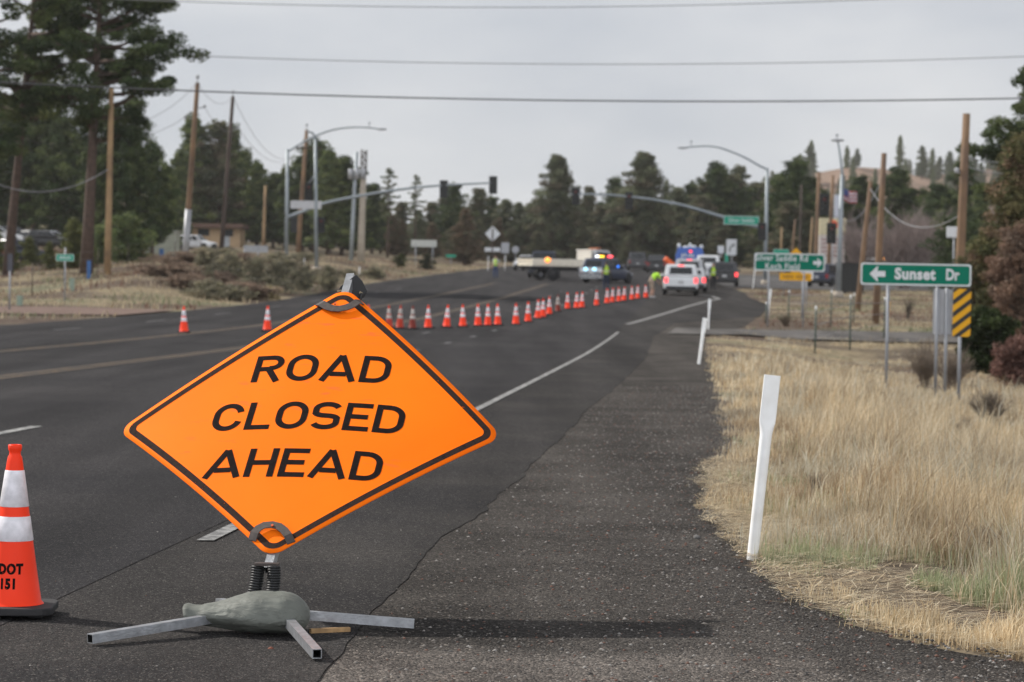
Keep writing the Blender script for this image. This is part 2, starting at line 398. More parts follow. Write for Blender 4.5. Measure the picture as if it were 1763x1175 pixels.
mark(mk, t2[0][0], t2[-1][0], lambda y: interp(t2, y), 0.22)
tag(mk.build('edge_line', m_white), kind='structure')
mk = MB()
mark(mk, 20.9, 24.6, -3.75, 0.12)
tag(mk.build('lane_line', m_white), kind='structure')
mk = MB()
for y in (35, 42, 49, 56, 63.4, 70.6, 78, 86): mark(mk, y-0.6, y+0.8, -3.75, 0.13)
for k in range(10): mark(mk, 46+11.5*k, 49+11.5*k, -14.9, 0.12)
for k in range(8): mark(mk, 96+10*k, 99+10*k, -3.75, 0.12)
for k in range(8): mark(mk, 60+13*k, 62+13*k, -5.4, 0.10)
tag(mk.build('worn_lane_dashes', m_whiteworn), kind='structure')
mk = MB()
for o in (-7.36, -7.60, -10.95, -11.19): mark(mk, 14, 178, o, 0.11, dz=0.0125)
tag(mk.build('centre_lines', m_yellow), kind='structure')
# far hills
def hill(name, cx, cy, sx, sy, hgt, mat, seed, base=0):
    xs = np.linspace(cx-sx*2.2, cx+sx*2.2, 70); ys = np.linspace(cy-sy*2, cy+sy*2, 30)
    def zf(x, y):
        g = math.exp(-((x-cx)/sx)**2-((y-cy)/sy)**2)
        return base-3+hgt*g*(1+0.25*pnoise(x, y, sx/2.2, seed))+2*pnoise(x, y, 30, seed)*g
    o = grid(name, list(xs), list(ys), zf, mat); tag(o, kind='structure'); return zf
m_hill = M('cinder_hill', (0.24, 0.17, 0.13), 0.95, scale=0.02, var=0.3, spec=.05)
zf_hr = hill('hill', 170, 1150, 145, 170, 56, m_hill, 4, 5)
zf_hl = hill('hill', -200, 800, 90, 160, 62, M('dry_hill', (0.27, 0.24, 0.15), 0.95, scale=0.03, var=.25, spec=.05), 6, 5)
# ------------------------------------------------------------------ vegetation
def tint_mat(name, rough=0.8, spec=0.15, trans=0.0):
    m, nt, b = nodes_of(name); N, L = nt.nodes, nt.links
    a = N.new('ShaderNodeAttribute'); a.attribute_name = 'tint'
    tc = N.new('ShaderNodeTexCoord'); n = N.new('ShaderNodeTexNoise'); n.inputs['Scale'].default_value = 3.0; n.inputs['Detail'].default_value = 4
    L.new(tc.outputs['Object'], n.inputs['Vector'])
    r = N.new('ShaderNodeValToRGB'); r.color_ramp.elements[0].color = (0.78,)*3+(1,); r.color_ramp.elements[1].color = (1.2,)*3+(1,)
    r.color_ramp.elements[0].position = .3; r.color_ramp.elements[1].position = .7; L.new(n.outputs['Fac'], r.inputs[0])
    x = N.new('ShaderNodeMixRGB'); x.blend_type = 'MULTIPLY'; x.inputs[0].default_value = 1
    L.new(a.outputs['Color'], x.inputs[1]); L.new(r.outputs[0], x.inputs[2]); L.new(x.outputs[0], b.inputs['Base Color'])
    b.inputs['Roughness'].default_value = rough; b.inputs['Specular IOR Level'].default_value = spec
    if trans:
        t = N.new('ShaderNodeBsdfTranslucent'); L.new(x.outputs[0], t.inputs[0]); ms = N.new('ShaderNodeMixShader'); ms.inputs[0].default_value = trans
        o = [q for q in N if q.type == 'OUTPUT_MATERIAL'][0]; L.new(b.outputs[0], ms.inputs[1]); L.new(t.outputs[0], ms.inputs[2]); L.new(ms.outputs[0], o.inputs[0])
    return m
m_grass = tint_mat('dry_grass_blades', trans=0.25)
m_stone = tint_mat('stones')
def blades(name, P, H, Wd, lean, cols, seed, mat=m_grass):
    rs = np.random.RandomState(seed); n = len(P)
    th = rs.uniform(0, 2*np.pi, n); wd = np.stack([np.cos(th), np.sin(th), np.zeros(n)], 1)*(Wd/2)[:, None]
    la = rs.uniform(0, 2*np.pi, n); ld = np.stack([np.cos(la)+0.25, np.sin(la)*0.8, np.zeros(n)], 1)
    up = np.array([0, 0, 1.0])
    mid = P+up*(H*0.55)[:, None]+ld*(H*lean*0.22)[:, None]
    tip = P+up*(H*np.sqrt(np.clip(1-(lean*.8)**2, .05, 1)))[:, None]+ld*(H*lean*0.8)[:, None]
    V = np.stack([P-wd, P+wd, mid-wd*.75, mid+wd*.75, tip], 1).reshape(-1, 3)
    b = np.arange(n)[:, None]*5
    F = np.concatenate([b+[[0, 1, 3]], b+[[0, 3, 2]], b+[[2, 3, 4]]], 0)
    C = np.repeat(np.concatenate([cols, np.ones((n, 1))], 1), 5, 0)
    return link(name, np_mesh(name, V, F, mat, col=C))
def gz_np(x, y): return np.array([gz(a, b) for a, b in zip(x, y)])
def vn(x, y, s, k): return np.array([mnoise.noise(Vector((a/s, b/s, k))) for a, b in zip(x, y)])
STRAW = np.array([[0.60, 0.49, 0.33], [0.54, 0.43, 0.28], [0.68, 0.60, 0.45], [0.44, 0.33, 0.20], [0.62, 0.53, 0.38]])
GREEN = np.array([[0.25, 0.28, 0.15], [0.33, 0.36, 0.21], [0.42, 0.42, 0.27]])
def pick(rs, pal, n, var=0.12): return np.clip(pal[rs.randint(0, len(pal), n)]*rs.uniform(1-var, 1+var, (n, 1)), 0, 1)
def verge(name, y0, y1, n, hh, ww, seed, xmax):
    rs = np.random.RandomState(seed)
    y = y0+(y1-y0)*rs.uniform(0, 1, n)**1.0
    xg = np.array([xgrass(v) for v in y]); x = xg+rs.uniform(0, 1, n)*(np.array([xmax(v) for v in y])-xg)
    # gather blades into tufts
    tuft = rs.uniform(0, 1, n) < 0.75; cell = 0.16
    tx = np.floor(x/cell); ty = np.floor(y/cell); hsh = np.abs(np.sin(tx*12.9898+ty*78.233)*43758.5453) % 1; hs2 = np.abs(np.sin(tx*39.3+ty*11.1)*23421.63) % 1
    cx = (tx+hsh)*cell; cy = (ty+hs2)*cell; sp = 0.045
    x = np.where(tuft, cx+rs.normal(0, sp, n), x); y = np.where(tuft, cy+rs.normal(0, sp, n), y)
    ok = x > np.array([xgrass(v)+0.22*mnoise.noise(Vector((v*0.9, 7, 0)))+0.22*mnoise.noise(Vector((v*3.1, 9, 0))) for v in y])+0.09*rs.normal(0, 1, n)+0.02
    d = vn(x, y, 1.1, 1.5); d2 = vn(x, y, 0.45, 6.5)
    edge = np.clip((x-np.array([xgrass(v) for v in y]))/(1.2+.25*d), 0, 1)
    bare = (d+0.8*d2 < 0.13-0.20*edge-0.32*np.clip((y-14)/6, 0, 1)) & (y < 20)
    ok &= ~bare; ok &= rs.uniform(0, 1, n) < .30+.70*edge; ok &= ~((y > 50) & (d < -0.25+(y-50)/60))
    x, y, d, d2, edge, hs = x[ok], y[ok], d[ok], d2[ok], edge[ok], hsh[ok]; k = len(x)
    thin = rs.uniform(0, 1, k) < 2
    H = hh*(0.22+0.78*edge)*np.where(hs > .82, 1.45, 1)*np.where(y > 50, np.clip(1-(y-50)/22, .28, 1), 1)*(0.6+0.8*hs)*rs.uniform(0.45, 1.3, k)*np.clip(1+0.9*d+0.5*d2, .35, 1.8)
    P = np.stack([x, y, gz_np(x, y)-0.02], 1)
    cols = pick(rs, STRAW, k)
    dk = vn(x, y, 1.0, 31)+0.12*rs.normal(0, 1, k); cols[dk > .16] *= np.array([.66, .62, .60]); dk = vn(x*1.0, y, 2.4, 37)+0.15*rs.normal(0, 1, k); cols[dk > .14] *= np.array([.84, .90, .98]); cols[dk < -.22] *= np.array([1.1, 1.08, 1.04]); cols = np.clip(cols, 0, 1)
    gm = (vn(x, y, 1.3, 11)+0.18*rs.normal(0, 1, k) > 0.13+0.014*(y-10)) & (y < 26)
    gc = pick(rs, GREEN, k); cols[gm] = gc[gm]; H[gm] *= 0.6
    return blades(name, P, H, ww*rs.uniform(.6, 1.3, k), rs.uniform(0.1, 0.75, k), cols, seed+1)
fr = lambda k: (lambda y: 0.212*y+k)
g1 = verge('dry_grass', 9.3, 17, 78000, 0.21, 0.0045, 1, fr(0.5)); g2 = verge('dry_grass', 17, 32, 85000, 0.21, 0.007, 2, fr(0.9)); g3 = verge('dry_grass', 32, 79, 90000, 0.19, 0.015, 3, fr(3))
tag(g1, 'pale dry grass of the verge beside the near delineator post', 'grass', kind='stuff')
tag(g2, 'pale dry grass of the verge beyond the near delineator', 'grass', kind='stuff')
tag(g3, 'blurred dry grass around the green street sign posts', 'grass', kind='stuff')
# flattened straw litter along the gravel edge
rs = np.random.RandomState(5); n = 15000
y = rs.uniform(9.4, 22, n); xg = np.array([xgrass(v) for v in y]); x = xg+np.abs(rs.normal(0.0, 0.55, n))-0.05+0.08*vn(xg, y, .6, 2)
P = np.stack([x, y, gz_np(x, y)+0.004+rs.uniform(0, .018, n)], 1)
ang = rs.normal(0.2, 0.8, n); Ls = rs.uniform(.04, .16, n); dv = np.stack([np.cos(ang), np.sin(ang), rs.normal(0, .08, n)], 1)*Ls[:, None]
pv = np.stack([-np.sin(ang), np.cos(ang), np.zeros(n)], 1)*0.0018
V = np.stack([P-pv, P+pv, P+dv+pv, P+dv-pv], 1).reshape(-1, 3); b = np.arange(n)[:, None]*4
tag(link('straw_litter', np_mesh('straw_litter', V, b+[[0, 1, 2, 3]], m_grass, col=np.repeat(np.concatenate([pick(rs, STRAW, n)*0.95, np.ones((n, 1))], 1), 4, 0))), 'flattened golden straw lying along the gravel edge', 'straw', kind='stuff')
# rough ground cover left of the road and beyond the path
def rough(name, n, xr, yr, hh, ww, pal, seed, test=lambda x, y: True):
    rs = np.random.RandomState(seed); x = rs.uniform(*xr, n); y = rs.uniform(yr[0], yr[1], n)
    ok = np.array([test(a, b) for a, b in zip(x, y)]); ok &= vn(x, y, 3.0, seed) > -0.28; x, y = x[ok], y[ok]; k = len(x)
    z = gz_np(x, y)-0.02; hm = 0.7+0.9*np.clip(vn(x, y, 4, seed+3), -.4, 1)
    cols = pick(rs, pal, k, .2); m2 = vn(x, y, 7, seed+8) > 0.12; alt = pick(rs, np.array([[0.20, 0.115, 0.085], [0.16, 0.11, 0.08]]), k, .2); cols[m2] = alt[m2]
    m3 = vn(x, y, 9, seed+5) > 0.22; alt = pick(rs, np.array([[0.17, 0.18, 0.10], [0.22, 0.22, 0.14]]), k, .2); cols[m3] = alt[m3]
    return blades(name, np.stack([x, y, z], 1), hh*hm*rs.uniform(.5, 1.3, k), ww*rs.uniform(.6, 1.4, k), rs.uniform(.1, .8, k), cols, seed)
DRY = np.array([[0.34, 0.27, 0.18], [0.42, 0.35, 0.24], [0.24, 0.185, 0.13]])
tag(rough('roadside_grass', 80000, (-62, 6), (82, 300), 0.30, 0.06, DRY, 21, lambda x, y: x < xl(y)-.5-.4*math.sin(y) and x > -0.23*y-6 and not (87.5 < y < 97)), 'tan and reddish scrub grass on the far roadside mounds', 'grass', kind='stuff')
# 
tag(rough('roadside_grass', 30000, (7, 48), (85, 175), 0.16, 0.05, DRY, 22, lambda x, y: x > max(pe(y), xgrass(y))+0.4 and x < 0.23*y+5), 'short tan grass beyond the narrow path on the right', 'grass', kind='stuff')
# loose stones
def stones(name, n, region, smin, smax, seed, label):
    rs = np.random.RandomState(seed); pts = region(rs, n); k = len(pts)
    base = np.array([[1, 0, 0], [0, 1, 0], [-1, 0, 0], [0, -1, 0], [0, 0, .8], [0, 0, -.8]], float)
    tri = np.array([[0, 1, 4], [1, 2, 4], [2, 3, 4], [3, 0, 4], [1, 0, 5], [2, 1, 5], [3, 2, 5], [0, 3, 5]])
    s = smin+(smax-smin)*rs.uniform(0, 1, k)**3
    V = base[None]*s[:, None, None]*rs.uniform(.55, 1.25, (k, 6, 1)); a = rs.uniform(0, 6.28, k); ca, sa = np.cos(a)[:, None], np.sin(a)[:, None]
    V = np.stack([V[..., 0]*ca-V[..., 1]*sa, V[..., 0]*sa+V[..., 1]*ca, V[..., 2]*0.7], 2)+pts[:, None, :]
    pal = np.array([[.10, .095, .09], [.14, .13, .12], [.07, .065, .062], [.07, .065, .062], [.2, .18, .16], [.16, .09, .07], [.30, .28, .26]])
    C = np.repeat(np.concatenate([pick(rs, pal, k), np.ones((k, 1))], 1), 6, 0)
    o = link(name, np_mesh(name, V.reshape(-1, 3), (np.arange(k)[:, None, None]*6+tri[None]).reshape(-1, 3), m_stone, col=C))
    return tag(o, label, 'gravel', kind='stuff')
def reg_sh(rs, n):
    y = 8.8+30*rs.uniform(0, 1, n)**1.6; a = np.array([pe(v) for v in y]); b = np.array([xgrass(v) for v in y])
    u = rs.uniform(0, 1, n)**0.7; x = a+(b+.1-a)*u; return np.stack([x, y, np.array([h0(v) for v in y])+0.001], 1)
def reg_rd(rs, n):
    y = 8.6+9*rs.uniform(0, 1, n)**1.3; x = rs.uniform(-2.2, 1.2, n); ok = x < np.array([pe(v) for v in y]); x, y = x[ok], y[ok]
    return np.stack([x, y, np.array([h0(v) for v in y])+0.009], 1)
stones('loose_gravel', 26000, reg_sh, 0.0025, 0.013, 3, 'loose pebbles scattered over the dark gravel shoulder')
stones('loose_gravel', 1100, reg_rd, 0.002, 0.006, 4, 'small stones scattered on the asphalt around the sign stand')
# ================================================================== FOREGROUND
m_orange = M('fluorescent_orange', (1.0, 0.245, 0.010), 0.45, var=0.03, scale=2.0, spec=0.3)
m_blk = M('sign_black', (0.012, 0.008, 0.008), 0.85, var=.3, scale=40, spec=.06)
m_galv = M('galvanised_steel', (0.40, 0.41, 0.43), 0.42, 0.75, var=0.22, scale=25, bump=.15, bscale=120)
m_galvd = M('dull_galvanised', (0.27, 0.28, 0.29), 0.55, 0.5, var=0.15, scale=12)
m_rubber = M('black_rubber', (0.014, 0.014, 0.015), 0.5, var=.3)
m_strap = M('painted_strap', (0.05, 0.037, 0.032), 0.55, var=.35, scale=60)
m_inside = M('dark_inside', (0.01, 0.01, 0.01), 0.9)
sT, sB, sL, sRt = at(595, 496, 11.75), at(464, 961, 10.47), at(203, 742, 11.36), at(865, 752.5, 10.93)
sC = (sT+sB)/2; sU = (sRt-sL)/2; sV = (sT-sB)/2; sDr = (sL+sRt)/2-sC
sN = sU.cross(sV).normalized()
if sN.y > 0: sN = -sN
HALF = 0.862
def S(u, v, d=0.0):
    du = 2*u*sDr*1.0
    n = (sU+du).cross(sV).normalized(); n = n if n.y < 0 else -n
    return sC+sU*u+sV*v+sDr*(u*u)+n*d
def px2uv(px, py):
    u = v = 0.0
    for _ in range(12):
        q = proj(S(u, v)); e = 1e-4
        qa = proj(S(u+e, v)); qb = proj(S(u, v+e))
        a, b, c, d = (qa[0]-q[0])/e, (qb[0]-q[0])/e, (qa[1]-q[1])/e, (qb[1]-q[1])/e
        rx, ry = px-q[0], py-q[1]; det = a*d-b*c
        u += (d*rx-b*ry)/det; v += (-c*rx+a*ry)/det
    return u, v
def rsq(h, r, nside=24, nc=8):            # rounded square turned on its corner, in u,v
    pts = []
    for k in range(4):
        a0 = math.pi/2*k
        cx, cy = (h-r)*(1 if k in (0, 3) else -1), (h-r)*(1 if k in (0, 1) else -1)
        arc = [(cx+r*math.cos(a0+math.pi/2*i/nc), cy+r*math.sin(a0+math.pi/2*i/nc)) for i in range(nc+1)]
        pts += arc
        nk = (k+1) % 4; nx_, ny_ = (h-r)*(1 if nk in (0, 3) else -1), (h-r)*(1 if nk in (0, 1) else -1)
        s = arc[-1]; e = (nx_+r*math.cos(math.pi/2*nk), ny_+r*math.sin(math.pi/2*nk))
        pts += [(s[0]+(e[0]-s[0])*i/nside, s[1]+(e[1]-s[1])*i/nside) for i in range(1, nside)]
    c = math.cos(math.pi/4)/HALF
    return [((x-y)*c, (x+y)*c) for x, y in pts]
stand = root('road_closed_sign', 'large orange diamond sign reading ROAD CLOSED AHEAD on a low steel spring stand', 'road sign', on(470, 10.42))
INV = Matrix.Translation(-stand.location)
def loc_(pts): return [Vector(p)-stand.location for p in pts]
# panel: concentric rings, front and back, with an edge
HS = HALF/math.sqrt(2)
mb = MB(); ring = rsq(HS, 0.07); nr = len(ring); K = 14; off = {}
for side, d in ((0, 0.0), (1, -0.0035)):
    vs = [S(0, 0, d)]
    for k in range(1, K+1):
        f = k/K; vs += [S(u*f, v*f, d) for u, v in ring]
    b = len(mb.v); off[side] = b; mb.v += [tuple(p) for p in loc_(vs)]
    for j in range(nr):
        j2 = (j+1) % nr; fs = [(b, b+1+j, b+1+j2)]
        fs += [(b+1+(k-1)*nr+j, b+1+k*nr+j, b+1+k*nr+j2, b+1+(k-1)*nr+j2) for k in range(1, K)]
        for q in fs: mb.f.append(list(q) if side == 0 else list(q)[::-1]); mb.mi.append(side); mb.sm.append(True)
for j in range(nr):
    j2 = (j+1) % nr; a = off[0]+1+(K-1)*nr; c = off[1]+1+(K-1)*nr
    mb.f.append([a+j, c+j, c+j2, a+j2]); mb.mi.append(0); mb.sm.append(False)
def orange_sheet():
    m, nt, b = nodes_of('sign_sheeting'); N, L = nt.nodes, nt.links
    tc = N.new('ShaderNodeTexCoord')
    def nz(s, d=5, stretch=None, w=0):
        n = N.new('ShaderNodeTexNoise'); n.inputs['Scale'].default_value = s; n.inputs['Detail'].default_value = d
        mp = N.new('ShaderNodeMapping'); mp.inputs['Location'].default_value = (w, w, w)
        if stretch: mp.inputs['Scale'].default_value = stretch; mp.inputs['Rotation'].default_value = (0, 0.6, 0)
        L.new(tc.outputs['Object'], mp.inputs[0]); L.new(mp.outputs[0], n.inputs['Vector']); return n
    def rp(n, a, ca, c, cb):
        r = N.new('ShaderNodeValToRGB'); e = r.color_ramp.elements; e[0].position = a; e[0].color = (*ca, 1); e[1].position = c; e[1].color = (*cb, 1)
        L.new(n.outputs['Fac'], r.inputs[0]); return r
    base = rp(nz(1.6), .3, (1.0, 0.165, 0.004), .7, (1.0, 0.195, 0.006))
    scr = rp(nz(9, 8, (1, 1, 7)), .60, (0, 0, 0), .66, (1, 1, 1)); msk = rp(nz(1.6, 3, None, 5), .46, (0, 0, 0), .60, (.8, .8, .8))
    mm = N.new('ShaderNodeMixRGB'); mm.blend_type = 'MULTIPLY'; mm.inputs[0].default_value = 1; L.new(scr.outputs[0], mm.inputs[1]); L.new(msk.outputs[0], mm.inputs[2])
    x = N.new('ShaderNodeMixRGB'); L.new(mm.outputs[0], x.inputs[0]); L.new(base.outputs[0], x.inputs[1]); x.inputs[2].default_value = (0.95, 0.14, 0.03, 1)
    dots = rp(nz(60, 2, None, 2), .765, (0, 0, 0), .78, (.7, .7, .7))
    y = N.new('ShaderNodeMixRGB'); L.new(dots.outputs[0], y.inputs[0]); L.new(x.outputs[0], y.inputs[1]); y.inputs[2].default_value = (0.8, 0.13, 0.02, 1)
    L.new(y.outputs[0], b.inputs['Base Color']); b.inputs['Roughness'].default_value = 0.6; b.inputs['Specular IOR Level'].default_value = 0.06
    return m
m_sheet = orange_sheet()
panel = mb.build('sign_panel', [m_sheet, m_galvd], stand)
# black border
def worn_black():
    m, nt, b = nodes_of('worn_black_film'); N, L = nt.nodes, nt.links
    tc = N.new('ShaderNodeTexCoord'); n = N.new('ShaderNodeTexNoise'); n.inputs['Scale'].default_value = 55; n.inputs['Detail'].default_value = 6
    L.new(tc.outputs['Object'], n.inputs['Vector']); r = N.new('ShaderNodeValToRGB'); e = r.color_ramp.elements
    e[0].position = .69; e[0].color = (0.016, 0.012, 0.012, 1); e[1].position = .74; e[1].color = (0.5, 0.09, 0.01, 1)
    q = e.new(.5); q.color = (0.035, 0.022, 0.018, 1)
    L.new(n.outputs['Fac'], r.inputs[0]); L.new(r.outputs[0], b.inputs['Base Color']); b.inputs['Roughness'].default_value = .85; b.inputs['Specular IOR Level'].default_value = .06; return m
m_border = worn_black()
mb = MB(); r1 = rsq(HS-0.021, 0.055); r2 = rsq(HS-0.050, 0.032)
vs = [S(u, v, .0012) for u, v in r1]+[S(u, v, .0012) for u, v in r2]
mb.add(loc_(vs), [(j, (j+1) % nr, nr+(j+1) % nr, nr+j) for j in range(nr)])
mb.build('border', m_border, panel)
# lettering: highway style strokes. unit = cap height
def arc(cx, cy, rx, ry, a0, a1, n=10): return [(cx+rx*math.cos(math.radians(a0+(a1-a0)*i/n)), cy+ry*math.sin(math.radians(a0+(a1-a0)*i/n))) for i in range(n+1)]
T = 0.165; t = T/2
def glyph(ch):
    if ch == 'A': w = .90; return w, [[(t*.62, 0), (w/2, 1-t*.3)], [(w/2, 1-t*.3), (w-t*.62, 0)], [(.24, .27), (w-.24, .27)]]
    if ch == 'H': w = .74; return w, [[(t, 0), (t, 1)], [(w-t, 0), (w-t, 1)], [(t, .5), (w-t, .5)]]
    if ch == 'E': w = .66; return w, [[(w, 1-t), (t, 1-t), (t, t), (w, t)], [(t, .51), (w-.07, .51)]]
    if ch == 'L': w = .64; return w, [[(t, 1), (t, t), (w, t)]]
    if ch == 'D': w = .76; return w, [[(w-.40, t), (t, t), (t, 1-t), (w-.40, 1-t)]+arc(w-.42, .62, .42-t, .38-t, 90, 0)[0:]+arc(w-.42, .38, .42-t, .38-t, 0, -90)+[(w-.42, t)]]
    if ch == 'O': w = .80; return w, [arc(w/2, .60, w/2-t, .40-t, 0, 180, 18)+arc(w/2, .40, w/2-t, .40-t, 180, 360, 18)+[(w-t, .40), (w-t, .61)]]
    if ch == 'C': w = .76; return w, [arc(w/2, .60, w/2-t, .40-t, 12, 180, 16)+arc(w/2, .40, w/2-t, .40-t, 180, 348, 16)]
    if ch == 'R': w = .74; return w, [[(t, 0), (t, 1-t), (w-.32, 1-t)]+arc(w-.30, .72, .30-t, .28-t, 90, -90, 12)+[(w-.32, .44+t*.6-.0), (t, .44+t*.6)], [(w-.36, .48), (w-t*.9, 0)]]
    if ch == 'S': w = .74; return w, [arc(w/2, .735, w/2-t, .265-t, 20, 180, 12)+[(t, .70)]+arc(w/2, .60, w/2-t, .10, 190, 250, 4)+arc(w/2, .40, w/2-t, .10, 70, 10, 4)+arc(w/2, .265, w/2-t, .265-t, 0, -160, 12)]
def stroke(mb, pts, w, fn, miter=True):
    P = [Vector((a, b)) for a, b in pts]; Q = [P[0]]
    for p in P[1:]:
        if (p-Q[-1]).length > 1e-4: Q.append(p)
    n = len(Q); vs = []
    closed = (Q[0]-Q[-1]).length < .03 and n > 4
    for i in range(n):
        a = Q[i]-Q[i-1] if i else (Q[1]-Q[0] if not closed else Q[0]-Q[-2]); b = Q[i+1]-Q[i] if i < n-1 else (a if not closed else Q[1]-Q[0])
        a.normalize(); b.normalize(); na, nb = Vector((-a.y, a.x)), Vector((-b.y, b.x)); m_ = (na+nb)
        if m_.length < 1e-6: m_ = na
        m_.normalize(); k = 1/max(.5, m_.dot(na)); vs += [Q[i]+m_*w/2*k, Q[i]-m_*w/2*k]
    mb.add([fn(v.x, v.y) for v in vs], [(2*i, 2*i+1, 2*i+3, 2*i+2) for i in range(n-1)])
def word(s, vc, uc, width_u):
    mb = MB(); H = 0.203; gl = [glyph(c) for c in s]; Hm = H*HALF
    tot = sum(g[0] for g in gl)*Hm/HALF; gap = (width_u-tot)/(len(s)-1); u0 = uc-width_u/2
    for w, st in gl:
        for k, pts in enumerate(st):
            d = 0.0012+0.0003*k
            fn = lambda x, y, u0=u0, d=d: S(u0+x*Hm/HALF, vc-H/2+y*H, d)-stand.location
            # subdivide long straight runs so they follow the curved sheet
            stroke(mb, pts, T, fn)
        u0 += w*Hm/HALF+gap
    return mb.build('lettering', m_blk, panel)
for s, pts in (('ROAD', ((432, 643), (676, 643))), ('CLOSED', ((359, 730), (702, 728))), ('AHEAD', ((349, 806), (663, 808)))):
    (ua, va), (ub, vb) = px2uv(*pts[0]), px2uv(*pts[1])
    word(s, {'ROAD': .36, 'CLOSED': 0.0, 'AHEAD': -.345}[s], (ua+ub)/2, (ub-ua)*.965)
# straps that hold the corners
def strap(pix, w, name='corner_bracket'):
    uv = [px2uv(*p) for p in pix]; mb = MB(); n = len(uv)
    for d0, d1 in ((0.014, 0.018),):
        P = [Vector((u*HALF, v*HALF)) for u, v in uv]; L_, R_ = [], []
        for i in range(n):
            tt = (P[min(i+1, n-1)]-P[max(i-1, 0)]).normalized(); nn = Vector((-tt.y, tt.x)); L_.append(P[i]+nn*w/2); R_.append(P[i]-nn*w/2)
        for i in range(n-1):
            q = [L_[i], L_[i+1], R_[i+1], R_[i]]
            dd = [0.018-0.016*(1 if k in (0, n-1) else 0) for k in (i, i+1, i+1, i)]
            top = [S(p.x/HALF, p.y/HALF, d+0.003)-stand.location for p, d in zip(q, dd)]; bot = [S(p.x/HALF, p.y/HALF, d-0.001)-stand.location for p, d in zip(q, dd)]
            mb.add(top+bot, [(0, 1, 2, 3), (7, 6, 5, 4), (0, 4, 5, 1), (2, 6, 7, 3), (1, 5, 6, 2), (0, 3, 7, 4)])
    return mb.build(name, m_strap, stand, clean=True)
strap([(549, 523), (555, 528), (565, 534), (575, 537), (586, 537.5), (598, 535), (608, 531), (617, 525), (624, 522)], 0.040)
strap([(434, 932), (440, 923), (447, 915), (457, 910), (470, 909), (482, 912), (491, 919), (497, 927), (502, 936)], 0.036)
mb = MB(); 
for px, py in ((579, 530), (471, 912)):
    mb = MB(); u, v = px2uv(px, py); p = S(u, v, .021)-stand.location; mb.tube([p, p+sN*0.006], 0.006, 8)
    mb.build('rivet', M('orange_rivet', (.6, .09, .02), .5), stand)
# upright square tube behind the panel
axu = sU.normalized(); axv = sV.normalized(); axn = axu.cross(axv).normalized(); axn = axn if axn.y < 0 else -axn
axu = axv.cross(axn).normalized(); axu = axu if axu.x > 0 else -axu
def sqtube(mb, a, b, w, eu, wall=0.003, mi=0, inside=1):
    a, b = Vector(a), Vector(b); d = (b-a).normalized(); eu = (Vector(eu)-d*d.dot(Vector(eu))).normalized(); ev = d.cross(eu)
    o = [(-1, -1), (1, -1), (1, 1), (-1, 1)]; h = w/2; hi = h-wall
    vo = [p+eu*x*h+ev*y*h for p in (a, b) for x, y in o]; vi = [p+eu*x*hi+ev*y*hi for p in (a, b) for x, y in o]
    mb.add(vo, [(i, (i+1) % 4, 4+(i+1) % 4, 4+i) for i in range(4)], mi)
    mb.add([vo[i] for i in range(4)]+[vi[i] for i in range(4)], [(i, 4+i, 4+(i+1) % 4, (i+1) % 4) for i in range(4)], mi)
    mb.add([vo[4+i] for i in range(4)]+[vi[4+i] for i in range(4)], [(i, (i+1) % 4, 4+(i+1) % 4, 4+i) for i in range(4)], mi)
    mb.add(vi, [(i, 4+i, 4+(i+1) % 4, (i+1) % 4) for i in range(4)], inside)
mb = MB(); pb = sC-axv*(HALF*1.045)-axn*0.024; ptp = at(607, 461, 11.84)-axn*0.012
ptp = sC+axv*(HALF*1.12)-axn*0.024
sqtube(mb, pb-stand.location, ptp-stand.location, 0.036, axu)
mb.build('upright_tube', [m_galv, m_inside], stand)
# black plastic flag holder behind the top
mb = MB(); c0 = S(0, 1.035, -0.055)-stand.location
poly = [(-.068, -.005), (-.052, .03), (-.02, .055), (.012, .085), (.045, .055), (.072, .01), (.062, -.02), (.03, -.04), (.025, -.085), (-.03, -.09), (-.05, -.05)]
mb.prism(poly, -0.004, 0.006, (c0+Vector((0.01, 0, 0.0)), Vector((1, .12, 0)).normalized(), Vector((.1, 0, 1)).normalized(), Vector((0, -1, 0))))
mb.tube([c0+Vector((-.055, -.01, .0)), c0+Vector((-.05, -.01, -.08))], .008, 8); mb.tube([c0+Vector((.06, -.01, .0)), c0+Vector((.035, -.01, -.09))], .009, 8)
mb.build('flag_holder', m_rubber, stand, bevel=.002)
for v_, d_, r_ in ((Vector((-.045, -.012, .008)), (.02, .004, .008), -.2), (Vector((.055, -.012, .0)), (.016, .004, .010), .6)):
    mb = MB(); mb.box(c0+v_, d_, Matrix.Rotation(r_, 3, 'Y')); mb.build('holder_clip', M('tan_plastic', (.35, .28, .18), .6), stand)
# springs and their cap plate
def spring(p0, p1, rc=0.0225, rw=0.0062, turns=13):
    p0, p1 = Vector(p0), Vector(p1); mb = MB(); pts = []; N = turns*14
    d = (p1-p0); e1 = Vector((1, 0, 0)); e1 = (e1-d.normalized()*e1.dot(d.normalized())).normalized(); e2 = d.normalized().cross(e1)
    for i in range(N+1):
        f = i/N; a = 2*math.pi*turns*f; pts.append(p0+d*f+(e1*math.cos(a)+e2*math.sin(a))*rc+Vector((0.006*math.sin(f*math.pi), 0, 0)))
    mb.tube(pts, rw, 7, ref=e1); mb.tube([p0, p1], rc*.6, 10)
    return mb
s1t, s1b = at(444, 976, 10.44), at(433, 1034, 10.42); s2t, s2b = at(471.5, 976, 10.40), at(465.5, 1034, 10.38)
spring(s1b-stand.location, s1t-stand.location).build('coil_spring', m_rubber, stand)
spring(s2b-stand.location, s2t-stand.location).build('coil_spring', m_rubber, stand)
mb = MB(); mb.box((s1t+s2t)/2-stand.location+Vector((0.005, 0, 0.010)), (.10, .045, .012)); mb.build('spring_cap', m_strap, stand, bevel=.002)
